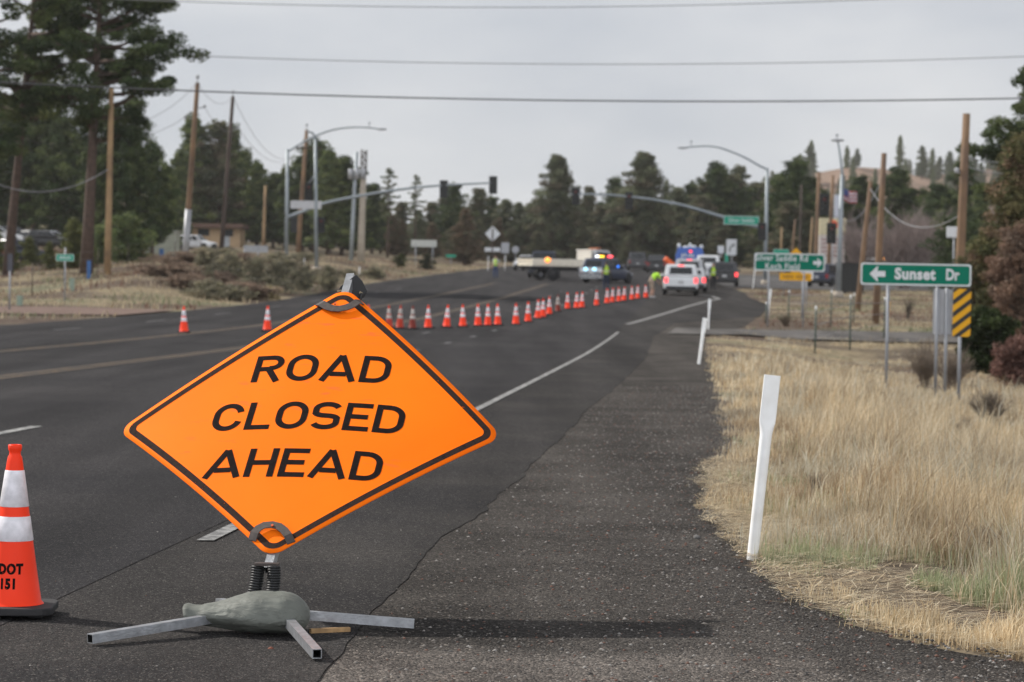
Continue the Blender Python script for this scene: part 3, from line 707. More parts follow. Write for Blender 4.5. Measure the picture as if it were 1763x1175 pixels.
mb = MB(); mb.box((s1b+s2b)/2-stand.location+Vector((0, 0, -.012)), (.12, .06, .02))
mb.build('spring_plate', m_strap, stand, bevel=.002)
# four legs of square steel tube
base = on(466, 10.42); base.z += 0.0
def leg(pa, pb, w=0.036, name='leg'):
    mb = MB(); d = (Vector(pb)-Vector(pa)).normalized(); side = d.cross(Vector((0, 0, 1))).normalized()
    sqtube(mb, Vector(pa)-stand.location, Vector(pb)-stand.location, w, side); return mb.build(name, [m_galv, m_inside], stand)
def gpt(px, py, h=0.0):                    # ground point seen at a pixel, lifted by h
    lo = 5.0; hi = 60.0
    for _ in range(50):
        m_ = (lo+hi)/2
        if at(px, py, m_).z > h0(m_)+h: lo = m_
        else: hi = m_
    return at(px, py, lo)
c = Vector((base.x, base.y, h0(base.y)))
leg(c+Vector((-.10, -.02, .075)), gpt(155, 1100, .033)); leg(c+Vector((.06, -.10, .075)), gpt(546, 1126, .033))
leg(c+Vector((.10, .03, .066)), gpt(713, 1074, .035)); leg(c+Vector((-.06, .08, .08)), c+Vector((-.28, .62, .035)))
mb = MB(); mb.box(Vector((c.x, c.y, .085))-stand.location, (.20, .16, .05)); mb.build('base_hub', m_strap, stand, bevel=.004)
# sandbag lying over the hub
def sandbag():
    nx_, na = 72, 44; V = []; F = []
    for i in range(nx_+1):
        f = i/nx_
        prof = 0.52+0.48*sstep(0.10, 0.62, f)                              # narrow tied end on the left
        if f > 0.78: prof *= math.sqrt(max(0.0, 1-((f-0.78)/0.22)**2))*0.95+0.05
        if f < 0.03: prof *= 0.90+3.3*f
        if 0.03 < f < .16: prof *= 1-0.12*math.sin((f-.03)/.13*math.pi)
        ry = 0.150*prof; rz = 0.090*prof
        cz = 0.058+0.014*sstep(.1, .6, f)-.010*sstep(.75, 1, f)
        x = -0.255+0.50*f
        for j in range(na):
            a = 2*math.pi*j/na; y = ry*math.cos(a); z = rz*math.sin(a)*(1.0 if math.sin(a) > 0 else .85)
            q_ = math.exp(-f*3.0)
            wr = 0.0030*mnoise.noise(Vector((x*5, a*2.0, 1)))+0.006*mnoise.noise(Vector((x*4, math.cos(a)*1.5, math.sin(a)*1.5)))
            wr += 0.016*q_*mnoise.noise(Vector((x*5, a*3.5+x*4, 4)))+0.0040*mnoise.noise(Vector((x*9, a*4.5-x*14, 2)))*(.15+q_)
            wr -= 0.0030*max(0.0, 1-abs(mnoise.noise(Vector((x*7+a*.8, a*1.6-x*5, 6))))*9)
            s_ = 1+wr/0.09; V.append((x+0.012*math.sin(a)*(-1 if f < .1 else 0), y*s_-0.02, max(0.0, cz+z*s_)))
    k = len(V); 
    F = [(i*na+j, i*na+(j+1) % na, (i+1)*na+(j+1) % na, (i+1)*na+j) for i in range(nx_) for j in range(na)]
    mb = MB(); mb.add(V, F, 0, True); mb.add([V[j] for j in range(na)]+[(V[0][0]+.02, -.02, .05)], [(j, na, (j+1) % na) for j in range(na)], 0, True)
    mb.add([V[nx_*na+j] for j in range(na)], [tuple(range(na))], 0, True); return mb
def bag_mat():
    m = M('woven_bag', (0.150, 0.157, 0.138), 0.6, var=.18, scale=14, spec=.25); nt = m.node_tree; N, L = nt.nodes, nt.links; b = N['Principled BSDF']
    tc = N.new('ShaderNodeTexCoord'); w = N.new('ShaderNodeTexNoise'); w.inputs['Scale'].default_value = 9; w.inputs['Detail'].default_value = 8; w.inputs['Distortion'].default_value = 1.2
    mp = N.new('ShaderNodeMapping'); mp.inputs['Scale'].default_value = (.8, 2.2, 3.2); L.new(tc.outputs['Object'], mp.inputs[0]); L.new(mp.outputs[0], w.inputs['Vector'])
    bp = N.new('ShaderNodeBump'); bp.inputs['Strength'].default_value = .55; bp.inputs['Distance'].default_value = .025; L.new(w.outputs['Fac'], bp.inputs['Height']); L.new(bp.outputs[0], b.inputs['Normal']); return m
bagc = gpt(436, 1084); o = sandbag().build('sandbag', bag_mat()); o.location = (bagc.x+.0, bagc.y-.13, 0.016)
o.rotation_euler = (0, 0, -.06); tag(o, 'grey-green woven sandbag slumped over the legs of the sign stand', 'sandbag')
mb = MB(); a_, b_ = gpt(534, 1087, .012), gpt(602, 1084, .012); sqv = (b_-a_); mb.box((0, 0, 0), (sqv.length, .022, .02), mi=0)
o = mb.build('wooden_stake', M('bare_wood', (.36, .22, .10), .7, var=.3, scale=30), bevel=.002); o.location = (a_+b_)/2; o.rotation_euler = (0, 0, math.atan2(sqv.y, sqv.x))
tag(o, 'short tan wooden stick lying beside the right leg of the orange sign stand', 'stick')
def rrect(w, h, r, n=5):
    out = []
    for sx, sy, a0 in ((1, 1, 0), (-1, 1, 90), (-1, -1, 180), (1, -1, 270)):
        out += [(sx*(w/2-r)+r*math.cos(R(a0+90*i/n)), sy*(h/2-r)+r*math.sin(R(a0+90*i/n))) for i in range(n+1)]
    return out
# ------------------------------------------------------------------ traffic cones
def cone_mat(name, col): return M(name, col, 0.45, var=.05, scale=8, spec=.2)
m_cone = cone_mat('cone_orange', (1.0, 0.055, 0.015)); m_cbase = M('cone_base_rubber', (0.022, 0.021, 0.022), .75, var=.3, scale=12)
m_refl = M('reflective_white', (0.84, 0.81, 0.85), .4, var=.08, scale=20, dirt=(.60, .58, .60))
m_refld = M('reflective_dirty', (0.50, 0.46, 0.42), .5, var=.1, scale=20); m_coned = cone_mat('cone_faded', (0.20, 0.028, 0.018))
m_conem = cone_mat('cone_faded_red', (0.48, 0.045, 0.02))
IN = 0.0254
def make_cone(detail=True, mats=(None, None, None), text=False):
    mo, mr, mbz = mats; n = 40 if detail else 18
    t_ = bpy.data.objects.new('traffic_cone', None); COL.objects.link(t_); t_.empty_display_size = .2
    rr = lambda z: 0.118-(0.118-0.030)*(z-.045)/(0.66-.045)
    zs = {'b0': 0.045, 'w1a': 0.310, 'w1b': 0.412, 'w2a': 0.452, 'w2b': 0.604, 'top': 0.660}
    prof = [(rr(.05)+.012, .045), (rr(.06)+.002, .058), (rr(.2), .2), (rr(.310), .310)]; m = MB(); m.lathe(prof, n)
    m.lathe([(rr(.310), .310), (rr(.412), .412)], n); m.lathe([(rr(.412), .412), (rr(.452), .452)], n); m.lathe([(rr(.604), .604), (rr(.64), .64), (.029, .660), (.024, .668), (.0235, .680), (.028, .690), (.029, .706), (.026, .711), (.018, .711), (.016, .60)], n)
    m.lathe([(rr(.452), .452), (rr(.604), .604)], n)
    m.build('cone_body', mo, t_, clean=True)
    for a, b in ((.310, .412), (.452, .604)):
        q = MB(); q.lathe([(rr(a)+.0006, a), (rr(a)+.0022, a+.002), (rr(b)+.0022, b-.002), (rr(b)+.0006, b)], n); q.build('reflective_collar', mr, t_)
    q = MB(); h = .178; poly = rrect(2*h, 2*h, .06, 4)
    q.prism(poly, .012, .044, ((0, 0, 0), (1, 0, 0), (0, 1, 0), (0, 0, 1)))
    for sx in (-1, 1):
        for sy in (-1, 1): q.box((sx*.11, sy*.11, .006), (.06, .06, .0125))
    q.build('base', mbz, t_, bevel=.006 if detail else 0)
    if text:
        q = MB()
        for s, zc in (('ADOT', .196), ('I151', .135)):
            tm = MB(); text_into(tm, s if text is True else s, .056, ((0, 0, 0), (1, 0, 0), (0, 1, 0), (0, 0, 1)), xs=.80, offset=.0035, space=1.12)
            for f in tm.f:
                vs = []
                for i in f:
                    x, y, _ = tm.v[i]; z = zc+y; r = rr(z)+.0012; a = -math.pi/2+(x-.016)/r; vs.append((r*math.cos(a), r*math.sin(a), z))
                q.add(vs, [tuple(range(len(vs)))])
        q.build('stencil_lettering', m_blk, t_)
    return t_
m_coneN = cone_mat('cone_orange_near', (1.0, 0.048, 0.012))
cn = make_cone(True, (m_coneN, m_refl, m_cbase), True); p = gpt(20, 1062); cn.location = (p.x+.004, p.y, .013); cn.rotation_euler = (0, 0, R(4))
tag(cn, 'large orange cone stencilled DOT 151 cut off by the left edge of the photo', 'traffic cone')
cproto = make_cone(False, (m_cone, m_refl, m_cbase)); dproto = make_cone(False, (m_coned, m_refld, m_cbase)); eproto = make_cone(False, (m_conem, m_refld, m_cbase))
used = set()
def put_cone(px, py, label, proto, group):
    p = road_hit(px, py); o = proto if id(proto) not in used else copy_tree(proto); used.add(id(proto))
    o.location = (p.x, p.y, h0(p.y)+.015); o.rotation_euler = (rng.uniform(-.04, .04), rng.uniform(-.04, .05), rng.uniform(-.5, .5)); tag(o, label, 'traffic cone', group)
G1 = 'orange cones placed across the road'
put_cone(317, 574.5, 'orange cone standing alone on the far lane, left of the orange sign', cproto, G1)
put_cone(460, 571.5, 'orange cone close to the upper left edge of the orange sign', cproto, G1)
put_cone(633, 566, 'orange cone almost wholly hidden behind the top of the orange sign', cproto, G1)
put_cone(670, 567, 'dirty orange cone just right of the top of the orange sign', eproto, G1)
put_cone(688, 567, 'second dirty orange cone from the top of the orange sign', eproto, G1)
put_cone(710, 568, 'darkest brown-red cone, between the faded cones and the bright ones', dproto, G1)
ORD = ['first', 'second', 'third', 'fourth', 'fifth', 'sixth', 'seventh', 'eighth', 'ninth', 'tenth', 'eleventh', 'twelfth', 'thirteenth', 'fourteenth', 'fifteenth', 'sixteenth', 'seventeenth', 'eighteenth', 'nineteenth', 'twentieth', 'twenty-first', 'twenty-second']
row = [(737, 566.5), (769, 565), (797, 564), (823, 562.5), (840, 562), (857, 561.5), (888, 560), (909, 555.5), (926, 549.5), (934.5, 547.5), (945.5, 542.5), (977, 533), (992.5, 532), (1001.5, 530.8), (1027, 527), (1045, 523.4), (1054, 521.4), (1065.5, 520), (1074, 518.7), (1087.8, 517), (1097.5, 515.4), (1112, 513.8)]
for k, (px, py) in enumerate(row): put_cone(px, py, f'{ORD[k]} bright orange cone from the left in the long row leading to the white car' if k < 21 else 'last bright orange cone of the row, at the feet of the bending person', cproto, G1)
put_cone(960.5, 538, 'dull brown-red cone in the middle of the bright row', dproto, G1)
# ------------------------------------------------------------------ delineator posts
m_post = M('white_plastic', (0.93, 0.94, 0.94), .45, var=.05, scale=6, dirt=(.80, .79, .76))
def delineator(px0, py0, px1, py1, label, hgt=1.0, grp=None, Y=None):
    if Y: b = on(px0, Y)
    else:
        b = gpt(px0, py0) if py0 > 560 else road_hit(px0, py0)
    b = Vector((b.x, b.y, gz(b.x, b.y))); tpt = at(px1, py1, b.y); d = (tpt-b); L_ = d.length; d.normalize()
    mb = MB(); secs = []; n = 24
    for f, rx, ry in ((0, .030, .028), (.30, .031, .029), (.62, .032, .030), (.68, .033, .029), (.715, .038, .022), (.745, .0435, .013), (.77, .0445, .010), (1.0, .0445, .008)): secs.append((f, rx, ry))
    vs = []
    for f, rx, ry in secs:
        for j in range(n):
            a = 2*math.pi*j/n; ca, sa = math.cos(a), math.sin(a); p_ = 1 if f < .74 else .25
            x = rx*(abs(ca)**p_)*(1 if ca >= 0 else -1); y = ry*(abs(sa)**(1 if f < .74 else .6))*(1 if sa >= 0 else -1); vs.append((x, y, f*L_))
    k = len(secs); fs = [(i*n+j, i*n+(j+1) % n, (i+1)*n+(j+1) % n, (i+1)*n+j) for i in range(k-1) for j in range(n)]
    mb.add(vs, fs, 0, True); mb.add(vs[-n:], [tuple(range(n))], 0)
    o = mb.build('delineator_post', m_post); o.location = b-Vector((0, 0, .02)); o.rotation_mode = 'QUATERNION'
    o.rotation_quaternion = Vector((0, 0, 1)).rotation_difference(d); return tag(o, label, 'delineator', grp)
d1 = delineator(1295, 958, 1330, 640, 'nearest white flat-topped delineator post standing at the edge of the grass')
GD = 'white delineator posts along the right shoulder'
delineator(1203, 627, 1214, 546, 'leaning white delineator post at the far tip of the gravel shoulder', grp=GD)
delineator(1219, 545, 1222, 514, 'white delineator post rising behind the second post at the shoulder tip', grp=GD, Y=84)
delineator(1322, 528, 1327, 497, 'slim white delineator below the left post of the two-line green sign', grp=GD, Y=104)
delineator(1296, 488, 1300, 462, 'white delineator post left of the right signal pole foot', grp=GD, Y=176)
GL = 'white marker posts beyond the far side of the road'
for px, py0, py1, Y, lb in ((460, 482, 458, 150, 'white marker post among the sagebrush left of the orange sign tip'), (523, 462, 445, 178, 'pale marker post just left of the second signal pole'), (618, 477, 459, 178, 'white marker post just right of the orange sign tip'),
                         (840, 457, 441, 255, 'thin white marker post left of the lone worker in a yellow vest'), (869, 455, 441, 262, 'thin white marker post right of the lone worker in a yellow vest')):
    delineator(px, py0, px+1, py1, lb, grp=GL, Y=Y)
# small loose things on the ground
def lump(name, px, py, dims, mat, label, cat, seed, rz=0):
    p = gpt(px, py); p.z = gz(p.x, p.y); mb = MB(); mb.ell((0, 0, 0), dims, 12, 8)
    mb.v = [tuple(Vector(v)*(1+.35*mnoise.noise(Vector(v)*(1.2/max(dims))+Vector((seed, 0, 0))))) for v in mb.v]
    o = mb.build(name, mat); o.location = p+Vector((0, 0, dims[2]*.6)); o.rotation_euler = (0, 0, rz); return tag(o, label, cat)
m_rock = M('grey_rock', (.13, .125, .12), .85, var=.25, scale=30, bump=.4); m_rrock = M('red_rock', (.22, .08, .05), .85, var=.2, scale=30)
lump('stone', 1200, 928, (.022, .02, .014), m_rock, 'grey angular stone on the gravel left of the nearest white post', 'stone', 3)
lump('stone', 466, 1119, (.011, .009, .007), m_rrock, 'small red pebble on the asphalt in front of the sandbag', 'stone', 5)
m_litter = M('white_plastic_litter', (.72, .74, .78), .5, var=.1)
def litter(px, py, s, label, seed):
    p = gpt(px, py); p = Vector((p.x, p.y, gz(p.x, p.y)+.12)); mb = MB(); n = 7
    V = [((i/n-.5)*s, (j/n-.5)*s*.7+.2*s*mnoise.noise(Vector((i*.5, j*.5, seed))), .5*s*mnoise.noise(Vector((i*.45, j*.45, seed+4)))+.25*s*math.sin(i)) for j in range(n+1) for i in range(n+1)]
    mb.add(V, [(j*(n+1)+i, j*(n+1)+i+1, (j+1)*(n+1)+i+1, (j+1)*(n+1)+i) for j in range(n) for i in range(n)], 0, True)
    o = mb.build('plastic_scrap', m_litter); o.location = p; so = o.modifiers.new('s', 'SOLIDIFY'); so.thickness = .002; return tag(o, label, 'litter')
litter(1590, 778, .10, 'crumpled white plastic scrap caught in the dry grass', 1); litter(1538, 634, .16, 'white scrap lying in the brush below the green street sign', 6)
# ================================================================== SIGNS, POLES, SIGNALS
X3, Y3, Z3 = Vector((1, 0, 0)), Vector((0, 1, 0)), Vector((0, 0, 1))
m_green = M('sign_green', (0.0, 0.155, 0.095), .55, var=.06, scale=3, spec=.15)
m_greenl = M('sign_green_bright', (0.03, 0.30, 0.20), .55, var=.06, scale=3, spec=.15)
m_wh = M('sign_white', (0.62, 0.63, 0.64), .55, var=.05, scale=4)
m_yel = M('sign_yellow', (0.72, 0.36, 0.012), .5, var=.05, scale=3, spec=.2)
m_alum = M('sign_back', (0.34, 0.345, 0.36), .5, .3, var=.12, scale=4)
m_gpost = M('galvanised_post', (0.28, 0.29, 0.31), .55, .4, var=.15, scale=3)
m_wood = M('pole_wood', (0.19, 0.115, 0.062), .85, var=.25, scale=1.2, dirt=(.12, .075, .05))
m_woodl = M('pole_wood_pale', (0.30, 0.20, 0.10), .85, var=.25, scale=1.2, dirt=(.19, .12, .07))
m_woodd = M('pole_wood_dark', (0.060, 0.042, 0.034), .85, var=.25, scale=1.2)
m_conc = M('pole_concrete', (0.36, 0.31, 0.25), .8, var=.15, scale=1.5)
m_steel = M('signal_pole_steel', (0.27, 0.30, 0.32), .5, .35, var=.12, scale=1.0)
m_dark = M('signal_black', (0.012, 0.013, 0.013), .6, var=.2)
m_wire = M('wire', (0.05, 0.05, 0.055), .6)
m_wirel = M('wire_pale', (0.22, 0.22, 0.23), .6)
def rrect(w, h, r, n=5):
    out = []
    for sx, sy, a0 in ((1, 1, 0), (-1, 1, 90), (-1, -1, 180), (1, -1, 270)):
        out += [(sx*(w/2-r)+r*math.cos(R(a0+90*i/n)), sy*(h/2-r)+r*math.sin(R(a0+90*i/n))) for i in range(n+1)]
    return out
FR = lambda x=0, z=0, y=0: ((x, y, z), X3, Z3, -Y3)
def board(rt, name, w, h, z, mat, x=0, y=0, border=None, bw=.03, r=.04, poly=None):
    poly = poly or rrect(w, h, r); mb = MB()
    mb.prism(poly, 0, .004, FR(x, z, y), 1)
    mb2 = [0]; face = [(a, b) for a, b in poly]
    pn = mb.build(name, [mat, m_alum], rt)
    f = MB(); o = Vector((x, y-.0065, z)); f.add([o+X3*a+Z3*b for a, b in poly], [tuple(range(len(poly)))], 0); f.build('sign_face', mat, pn)
    if border is not None:
        q = MB(); k = len(poly); sc = lambda p: (p[0]*(1-2*bw/w), p[1]*(1-2*bw/h)); i0 = .004
        sh = lambda p, e: (p[0]*(1-2*e/w), p[1]*(1-2*e/h))
        vs = [Vector((x, y-.0095, z))+X3*sh(p, i0)[0]+Z3*sh(p, i0)[1] for p in poly]+[Vector((x, y-.0095, z))+X3*sh(p, bw)[0]+Z3*sh(p, bw)[1] for p in poly]
        q.add(vs, [(i, (i+1) % k, k+(i+1) % k, k+i) for i in range(k)]); q.build('border', border, pn)
    return pn
def post(rt, x, z0, z1, r=.03, mat=None, y=.03, x1=None, sides=8):
    mb = MB(); mb.tube([(x, y, z0), (x if x1 is None else x1, y, z1)], r, sides, smooth=sides > 6); return mb.build('post', mat or m_gpost, rt)
# --- Sunset Dr sign
Ys = 50.0; k = Ys/FPX
def world_sign(name, label, pxc, Y, cat='road sign', group=None, roll=0.0):
    g = on(pxc, Y); rt = root(name, label, cat, g, group=group); rt.rotation_euler = (0, roll, 0); return rt, g
def zat(px, py, Y, g): return at(px, py, Y).z-g.z
rt, g = world_sign('street_sign', 'green sign reading Sunset Dr with a left arrow on two steel posts', 1572, Ys)
zc = zat(1572, 473, Ys, g); w, h = 191*k, 38.5*k
pn = board(rt, 'sign_panel', w, h, zc, m_green, border=m_wh, bw=.035, r=.05)
q = MB(); text_into(q, 'Sunset', .30, ((-.03*w+.045, -.012, zc), X3, Z3, Y3), offset=.013, xs=.92, space=1.08); q.build('lettering', m_wh, pn); q = MB(); text_into(q, 'Dr', .30, ((.36*w-.07, -.012, zc), X3, Z3, Y3), offset=.011, xs=.76)
q.build('lettering', m_wh, pn)
q = MB(); a = .065; ar = [(-.17, 0), (-.02, .15), (.0, .145), (-.02, .055), (.14, .055), (.14, -.055), (-.02, -.055), (.0, -.145), (-.02, -.15)]
q.add([Vector((-.34*w+p, -.012, zc+s)) for p, s in ar], [(0, 1, 2, 3, 6, 7, 8), (3, 4, 5, 6)]); q.build('arrow', m_wh, pn)
post(rt, -.245*w, -.3, zc+.17, .032, sides=8); post(rt, .20*w, -.3, zc+.17, .032)
rt, g = world_sign('object_marker', 'yellow and black diagonally striped hazard marker on a single post', 1652, 47.0)
kk = 47/FPX; zc = zat(1653, 539, 47, g); w, h = 31*kk, 82*kk
pn = board(rt, 'marker_panel', w, h, zc, m_yel, r=.03)
q = MB()
def clip(poly, f):
    out = []
    for i in range(len(poly)):
        p, r_ = poly[i], poly[(i+1) % len(poly)]; fp, fr_ = f(p), f(r_)
        if fp >= 0: out.append(p)
        if (fp >= 0) != (fr_ >= 0): t_ = fp/(fp-fr_); out.append((p[0]+(r_[0]-p[0])*t_, p[1]+(r_[1]-p[1])*t_))
    return out
rect = rrect(w*.999, h*.999, .03); sp = 21.2*kk; 
for i in range(-3, 4):
    c_ = i*sp+.4*sp; wd = .10
    pl = clip(rect, lambda p: (p[1]-.80*p[0])-(c_-wd/2)); pl = clip(pl, lambda p: (c_+wd/2)-(p[1]-.80*p[0])) if pl else pl
    if len(pl) > 2: q.add([Vector((a_, -.0105, zc+b_)) for a_, b_ in pl], [tuple(range(len(pl)))])
q.build('black_stripes', m_dark, pn); post(rt, -.02, -.3, zc+h*.45, .032)
rt, g = world_sign('sign_back', 'plain grey sign back between the Sunset Dr sign and the striped marker', 1624, 53.0)
kk = 53/FPX; zc = zat(1618, 537, 53, g); pn = board(rt, 'sign_panel', 33*kk, 78*kk, zc, m_alum, x=-4*kk, y=.06, r=.04)
q = MB()
for dx in (-.10, .06, .13): q.box((dx, .045, zc), (.012, .02, 76*kk))
q.build('back_ribs', m_gpost, pn); post(rt, .03, -.3, zc+.5, .034, y=.02)
# --- two line sign
rt, g = world_sign('street_sign', 'green two-line sign reading Silver Saddle Rd and Koch Field with a right arrow', 1357, 90.0)
k = 90/FPX; zc = zat(1357, 452, 90, g); w, h = 122*k, 31*k
pn = board(rt, 'sign_panel', w, h, zc, m_green, border=m_wh, bw=.05, r=.08)
q = MB(); text_into(q, 'Silver Saddle Rd', .30, ((-.115*w, -.012, zc+.135), X3, Z3, Y3), offset=.006, xs=.84, space=1.12); q.build('lettering', m_wh, pn); q = MB(); text_into(q, 'Koch Field', .30, ((-.1*w, -.012, zc-.155), X3, Z3, Y3), offset=.006, xs=.84, space=1.12); q.build('lettering', m_wh, pn)
q = MB(); q.add([Vector((.39*w-p*1.05, -.012, zc+s*1.1)) for p, s in ar], [(0, 1, 2, 3, 6, 7, 8), (3, 4, 5, 6)]); q.build('arrow', m_wh, pn)
post(rt, -.29*w, -.2, zc+.25, .028); post(rt, .21*w, -.2, zc+.25, .028)
# --- yellow diamond with plaque behind it
rt, g = world_sign('warning_sign', 'yellow diamond with a wide yellow plaque, mostly hidden behind the two-line green sign', 1368, 104.0)
k = 104/FPX; zc = zat(1368, 452, 104, g); D_ = 27*k
board(rt, 'diamond_panel', D_*2, D_*2, zc, m_yel, border=m_dark, bw=.03, poly=[(0, D_*.98), (-D_*.98, 0), (0, -D_*.98), (D_*.98, 0)])
z2 = zat(1368, 477, 104, g); pn = board(rt, 'plaque', 55*k, 13*k, z2, m_yel, r=.05, y=-.02)
q = MB()
for i in range(12):
    if i != 5: q.box((-.48+.088*i, -.032, z2), (.05, .004, .10+.03*(i % 3)))
    if i == 5: q.build('blurred_lettering', M('ochre', (.28, .13, .01), .6), pn); q = MB()
q.build('blurred_lettering', M('ochre', (.28, .13, .01), .6), pn)
post(rt, .3, -.2, zc-.2, .035)
rt, g = world_sign('small_sign', 'small white placard half hidden behind the yellow plaque', 1388, 118.0); k = 118/FPX; z1 = zat(1388, 471, 118, g)
board(rt, 'sign_panel', 22*k, 22*k, z1, m_wh, r=.05); post(rt, 0, -.2, z1)
rt, g = world_sign('street_name_sign', 'small green street name blade poking above the two-line green sign', 1343, 150.0); k = 150/FPX; z1 = zat(1343, 434, 150, g)
board(rt, 'sign_panel', 27*k, 9*k, z1, m_greenl, r=.04, border=m_wh, bw=.02); post(rt, .2, -.2, z1)
# --- right turn sign and neighbours
rt, g = world_sign('lane_sign', 'white rectangular sign with a black curved arrow beside the black wagon', 1258, 200.0); k = 200/FPX; zc = zat(1258, 426, 200, g)
pn = board(rt, 'sign_panel', 17.5*k, 27.5*k, zc, m_wh, r=.05)
q = MB(); pts = [(-.12, -.38), (-.12, -.10), (-.02, .08), (.14, .16)]
stroke(q, pts, .09, lambda x, y: Vector((x, -.012, zc+y))); q.add([Vector((a_, -.012, zc+b_)) for a_, b_ in ((.10, .30), (.28, .20), (.14, .03))], [(0, 1, 2)]); q.build('arrow', m_dark, pn); post(rt, .05, -.2, zc)
rt, g = world_sign('small_sign', 'small white sign just left of the curved arrow sign', 1240, 215.0); k = 215/FPX; zc = zat(1240, 430, 215, g)
board(rt, 'sign_panel', 11*k, 13*k, zc, m_wh, r=.05); post(rt, 0, -.2, zc)
rt, g = world_sign('street_name_sign', 'upright green sign edge between the two white signs by the black wagon', 1250, 207.0); k = 207/FPX; zc = zat(1250, 444, 207, g)
board(rt, 'sign_panel', 6*k, 16*k, zc, m_greenl, r=.03); post(rt, 0, -.2, zc)
# --- left side signs
rt, g = world_sign('street_name_sign', 'small green street name sign on a thin post at the far left roadside', 111, 100.0); k = 100/FPX; zc = zat(111, 444, 100, g)
pn = board(rt, 'sign_panel', 31*k, 12*k, zc, m_greenl, border=m_wh, bw=.02, r=.03); q = MB()
for i in range(7): q.box((-.2+.065*i, -.012, zc), (.04, .004, .08))
q.build('blurred_lettering', m_wh, pn); post(rt, 0, -.2, zc+.4, .03)
rt, g = world_sign('sign_back', 'dark narrow sign edge on a grey post near the left frame edge', 16, 92.0); k = 92/FPX; zc = zat(16, 452, 92, g)
board(rt, 'sign_panel', 9*k, 30*k, zc, M('dark_grey', (.06, .06, .075), .6), r=.03); post(rt, 0, -.2, zc, .035)
rt, g = world_sign('diamond_sign', 'pale diamond sign with a plate below it, above the lone worker', 847, 262.0); k = 262/FPX; zc = zat(847, 403, 262, g); D_ = 13.5*k
board(rt, 'sign_panel', 2*D_, 2*D_, zc, m_wh, poly=[(0, D_), (-D_, 0), (0, -D_), (D_, 0)]); z2 = zat(847, 430, 262, g); board(rt, 'lower_plate', 26*k, 7*k, z2, m_wh, r=.05); post(rt, 0, -.2, zc+.6, .06, y=-.06, mat=m_woodd)
rt, g = world_sign('rectangular_sign', 'pale upright rectangular sign right of the diamond sign', 869, 270.0); k = 270/FPX; zc = zat(869, 427, 270, g)
board(rt, 'sign_panel', 14*k, 18*k, zc, m_alum, r=.06); post(rt, 0, -.2, zc)
rt, g = world_sign('round_sign', 'small round pale sign above the white car at the far left of the road', 887, 285.0); k = 285/FPX; zc = zat(887, 430, 285, g)
board(rt, 'sign_panel', 13*k, 12*k, zc, m_alum, r=5.9*k); post(rt, 0, -.2, zc)
rt, g = world_sign('guide_sign', 'wide pale blank sign board on two posts before the brown tree', 729, 255.0); k = 255/FPX; zc = zat(729, 419.5, 255, g)
board(rt, 'sign_panel', 44*k, 12*k, zc, M('pale_board', (.46, .47, .44), .6), r=.05); post(rt, -.8, -.2, zc, .05); post(rt, .9, -.2, zc, .05)
rt, g = world_sign('street_name_sign', 'tiny green sign low beside the road at the foot of the brown trees', 776, 280.0); k = 280/FPX; zc = zat(776, 441, 280, g)
board(rt, 'sign_panel', 17*k, 4.5*k, zc, m_greenl, r=.03); post(rt, 0, -.2, zc)
rt, g = world_sign('sign_back', 'wide grey sign back on two posts in the sagebrush left of the signal mast', 440, 168.0); k = 168/FPX; zc = zat(438, 429, 168, g)
board(rt, 'sign_panel', 42*k, 12*k, zc, m_alum, r=.04); post(rt, -.75, -.3, zc, .05); post(rt, .15, -.3, zc, .05)
# --- utility poles
def pole(px0, py0, px1, py1, Y, r, mat, label, extra=None, cat='utility pole', grp=None):
    b = on(px0, Y); tp_ = at(px1, py1, Y); rt = root('utility_pole', label, cat, b, group=grp); L = tp_-b
    mb = MB(); mb.tube([L*f for f in (0, .33, .66, 1.0)], [r*(1.12-.3*f) for f in (0, .33, .66, 1)], 12); mb.v = [(x, y, z-(.3 if z < .01 else 0)) for x, y, z in mb.v]
    mb.build('pole', mat, rt)
    if extra:
        for kind, f, dx, s in extra:
            p = L*f; q = MB()
            if kind == 'arm': q.box(p+Vector((dx, -.12, 0)), (s, .1, .12)); q.build('crossarm', m_woodd, rt)
            if kind == 'ins':
                q.tube([p, p+Vector((dx, 0, .05))], .03, 6); q.lathe([(.05, -.1), (.10, -.05), (.07, 0), (.10, .05), (.04, .1)], 10, p+Vector((dx, 0, .12))); q.build('insulator', m_alum, rt)
            if kind == 'can': q.lathe([(0, -.5), (.26, -.48), (.27, .4), (.2, .5), (0, .52)], 14, p+Vector((dx, -.2, 0))); q.build('transformer', m_alum, rt)
            if kind == 'pin': q.tube([p, p+Vector((0, 0, s))], .035, 6); q.lathe([(.0, 0), (.12, .04), (.1, .2), (0, .25)], 8, p+Vector((0, 0, s))); q.build('insulator', m_alum, rt)
            if kind == 'sleeve': q.tube([L*0-Vector((0, .0, .1)), L*f], [r*1.25, r*1.2], 12); q.build('metal_sleeve', m_alum, rt)
    return b, tp_
pole(185, 490, 192, 152, 138, .17, m_woodl, 'pale brown wooden pole in front of the big left pines')
A1 = pole(318, 440, 340, 143, 158, .17, m_wood, 'tall wooden power pole with a grey sleeved foot, left of the tan building', [('pin', 1.0, 0, .25), ('ins', .86, .55, 0), ('ins', .80, -.6, 0), ('sleeve', .30, 0, 0)])
A2 = pole(380, 430, 401, 166, 200, .17, m_woodd, 'dark leaning power pole in front of the tan building', [('pin', 1.0, 0, .25), ('ins', .80, .6, 0)])
pole(453, 420, 457, 320, 300, .17, m_woodl, 'short pale wooden pole among the mid-left pines')
pole(512, 440, 528, 224, 215, .18, m_wood, 'brown wooden pole right of the left signal mast', [('pin', 1.0, .1, .3), ('arm', .86, .3, 2.2)])
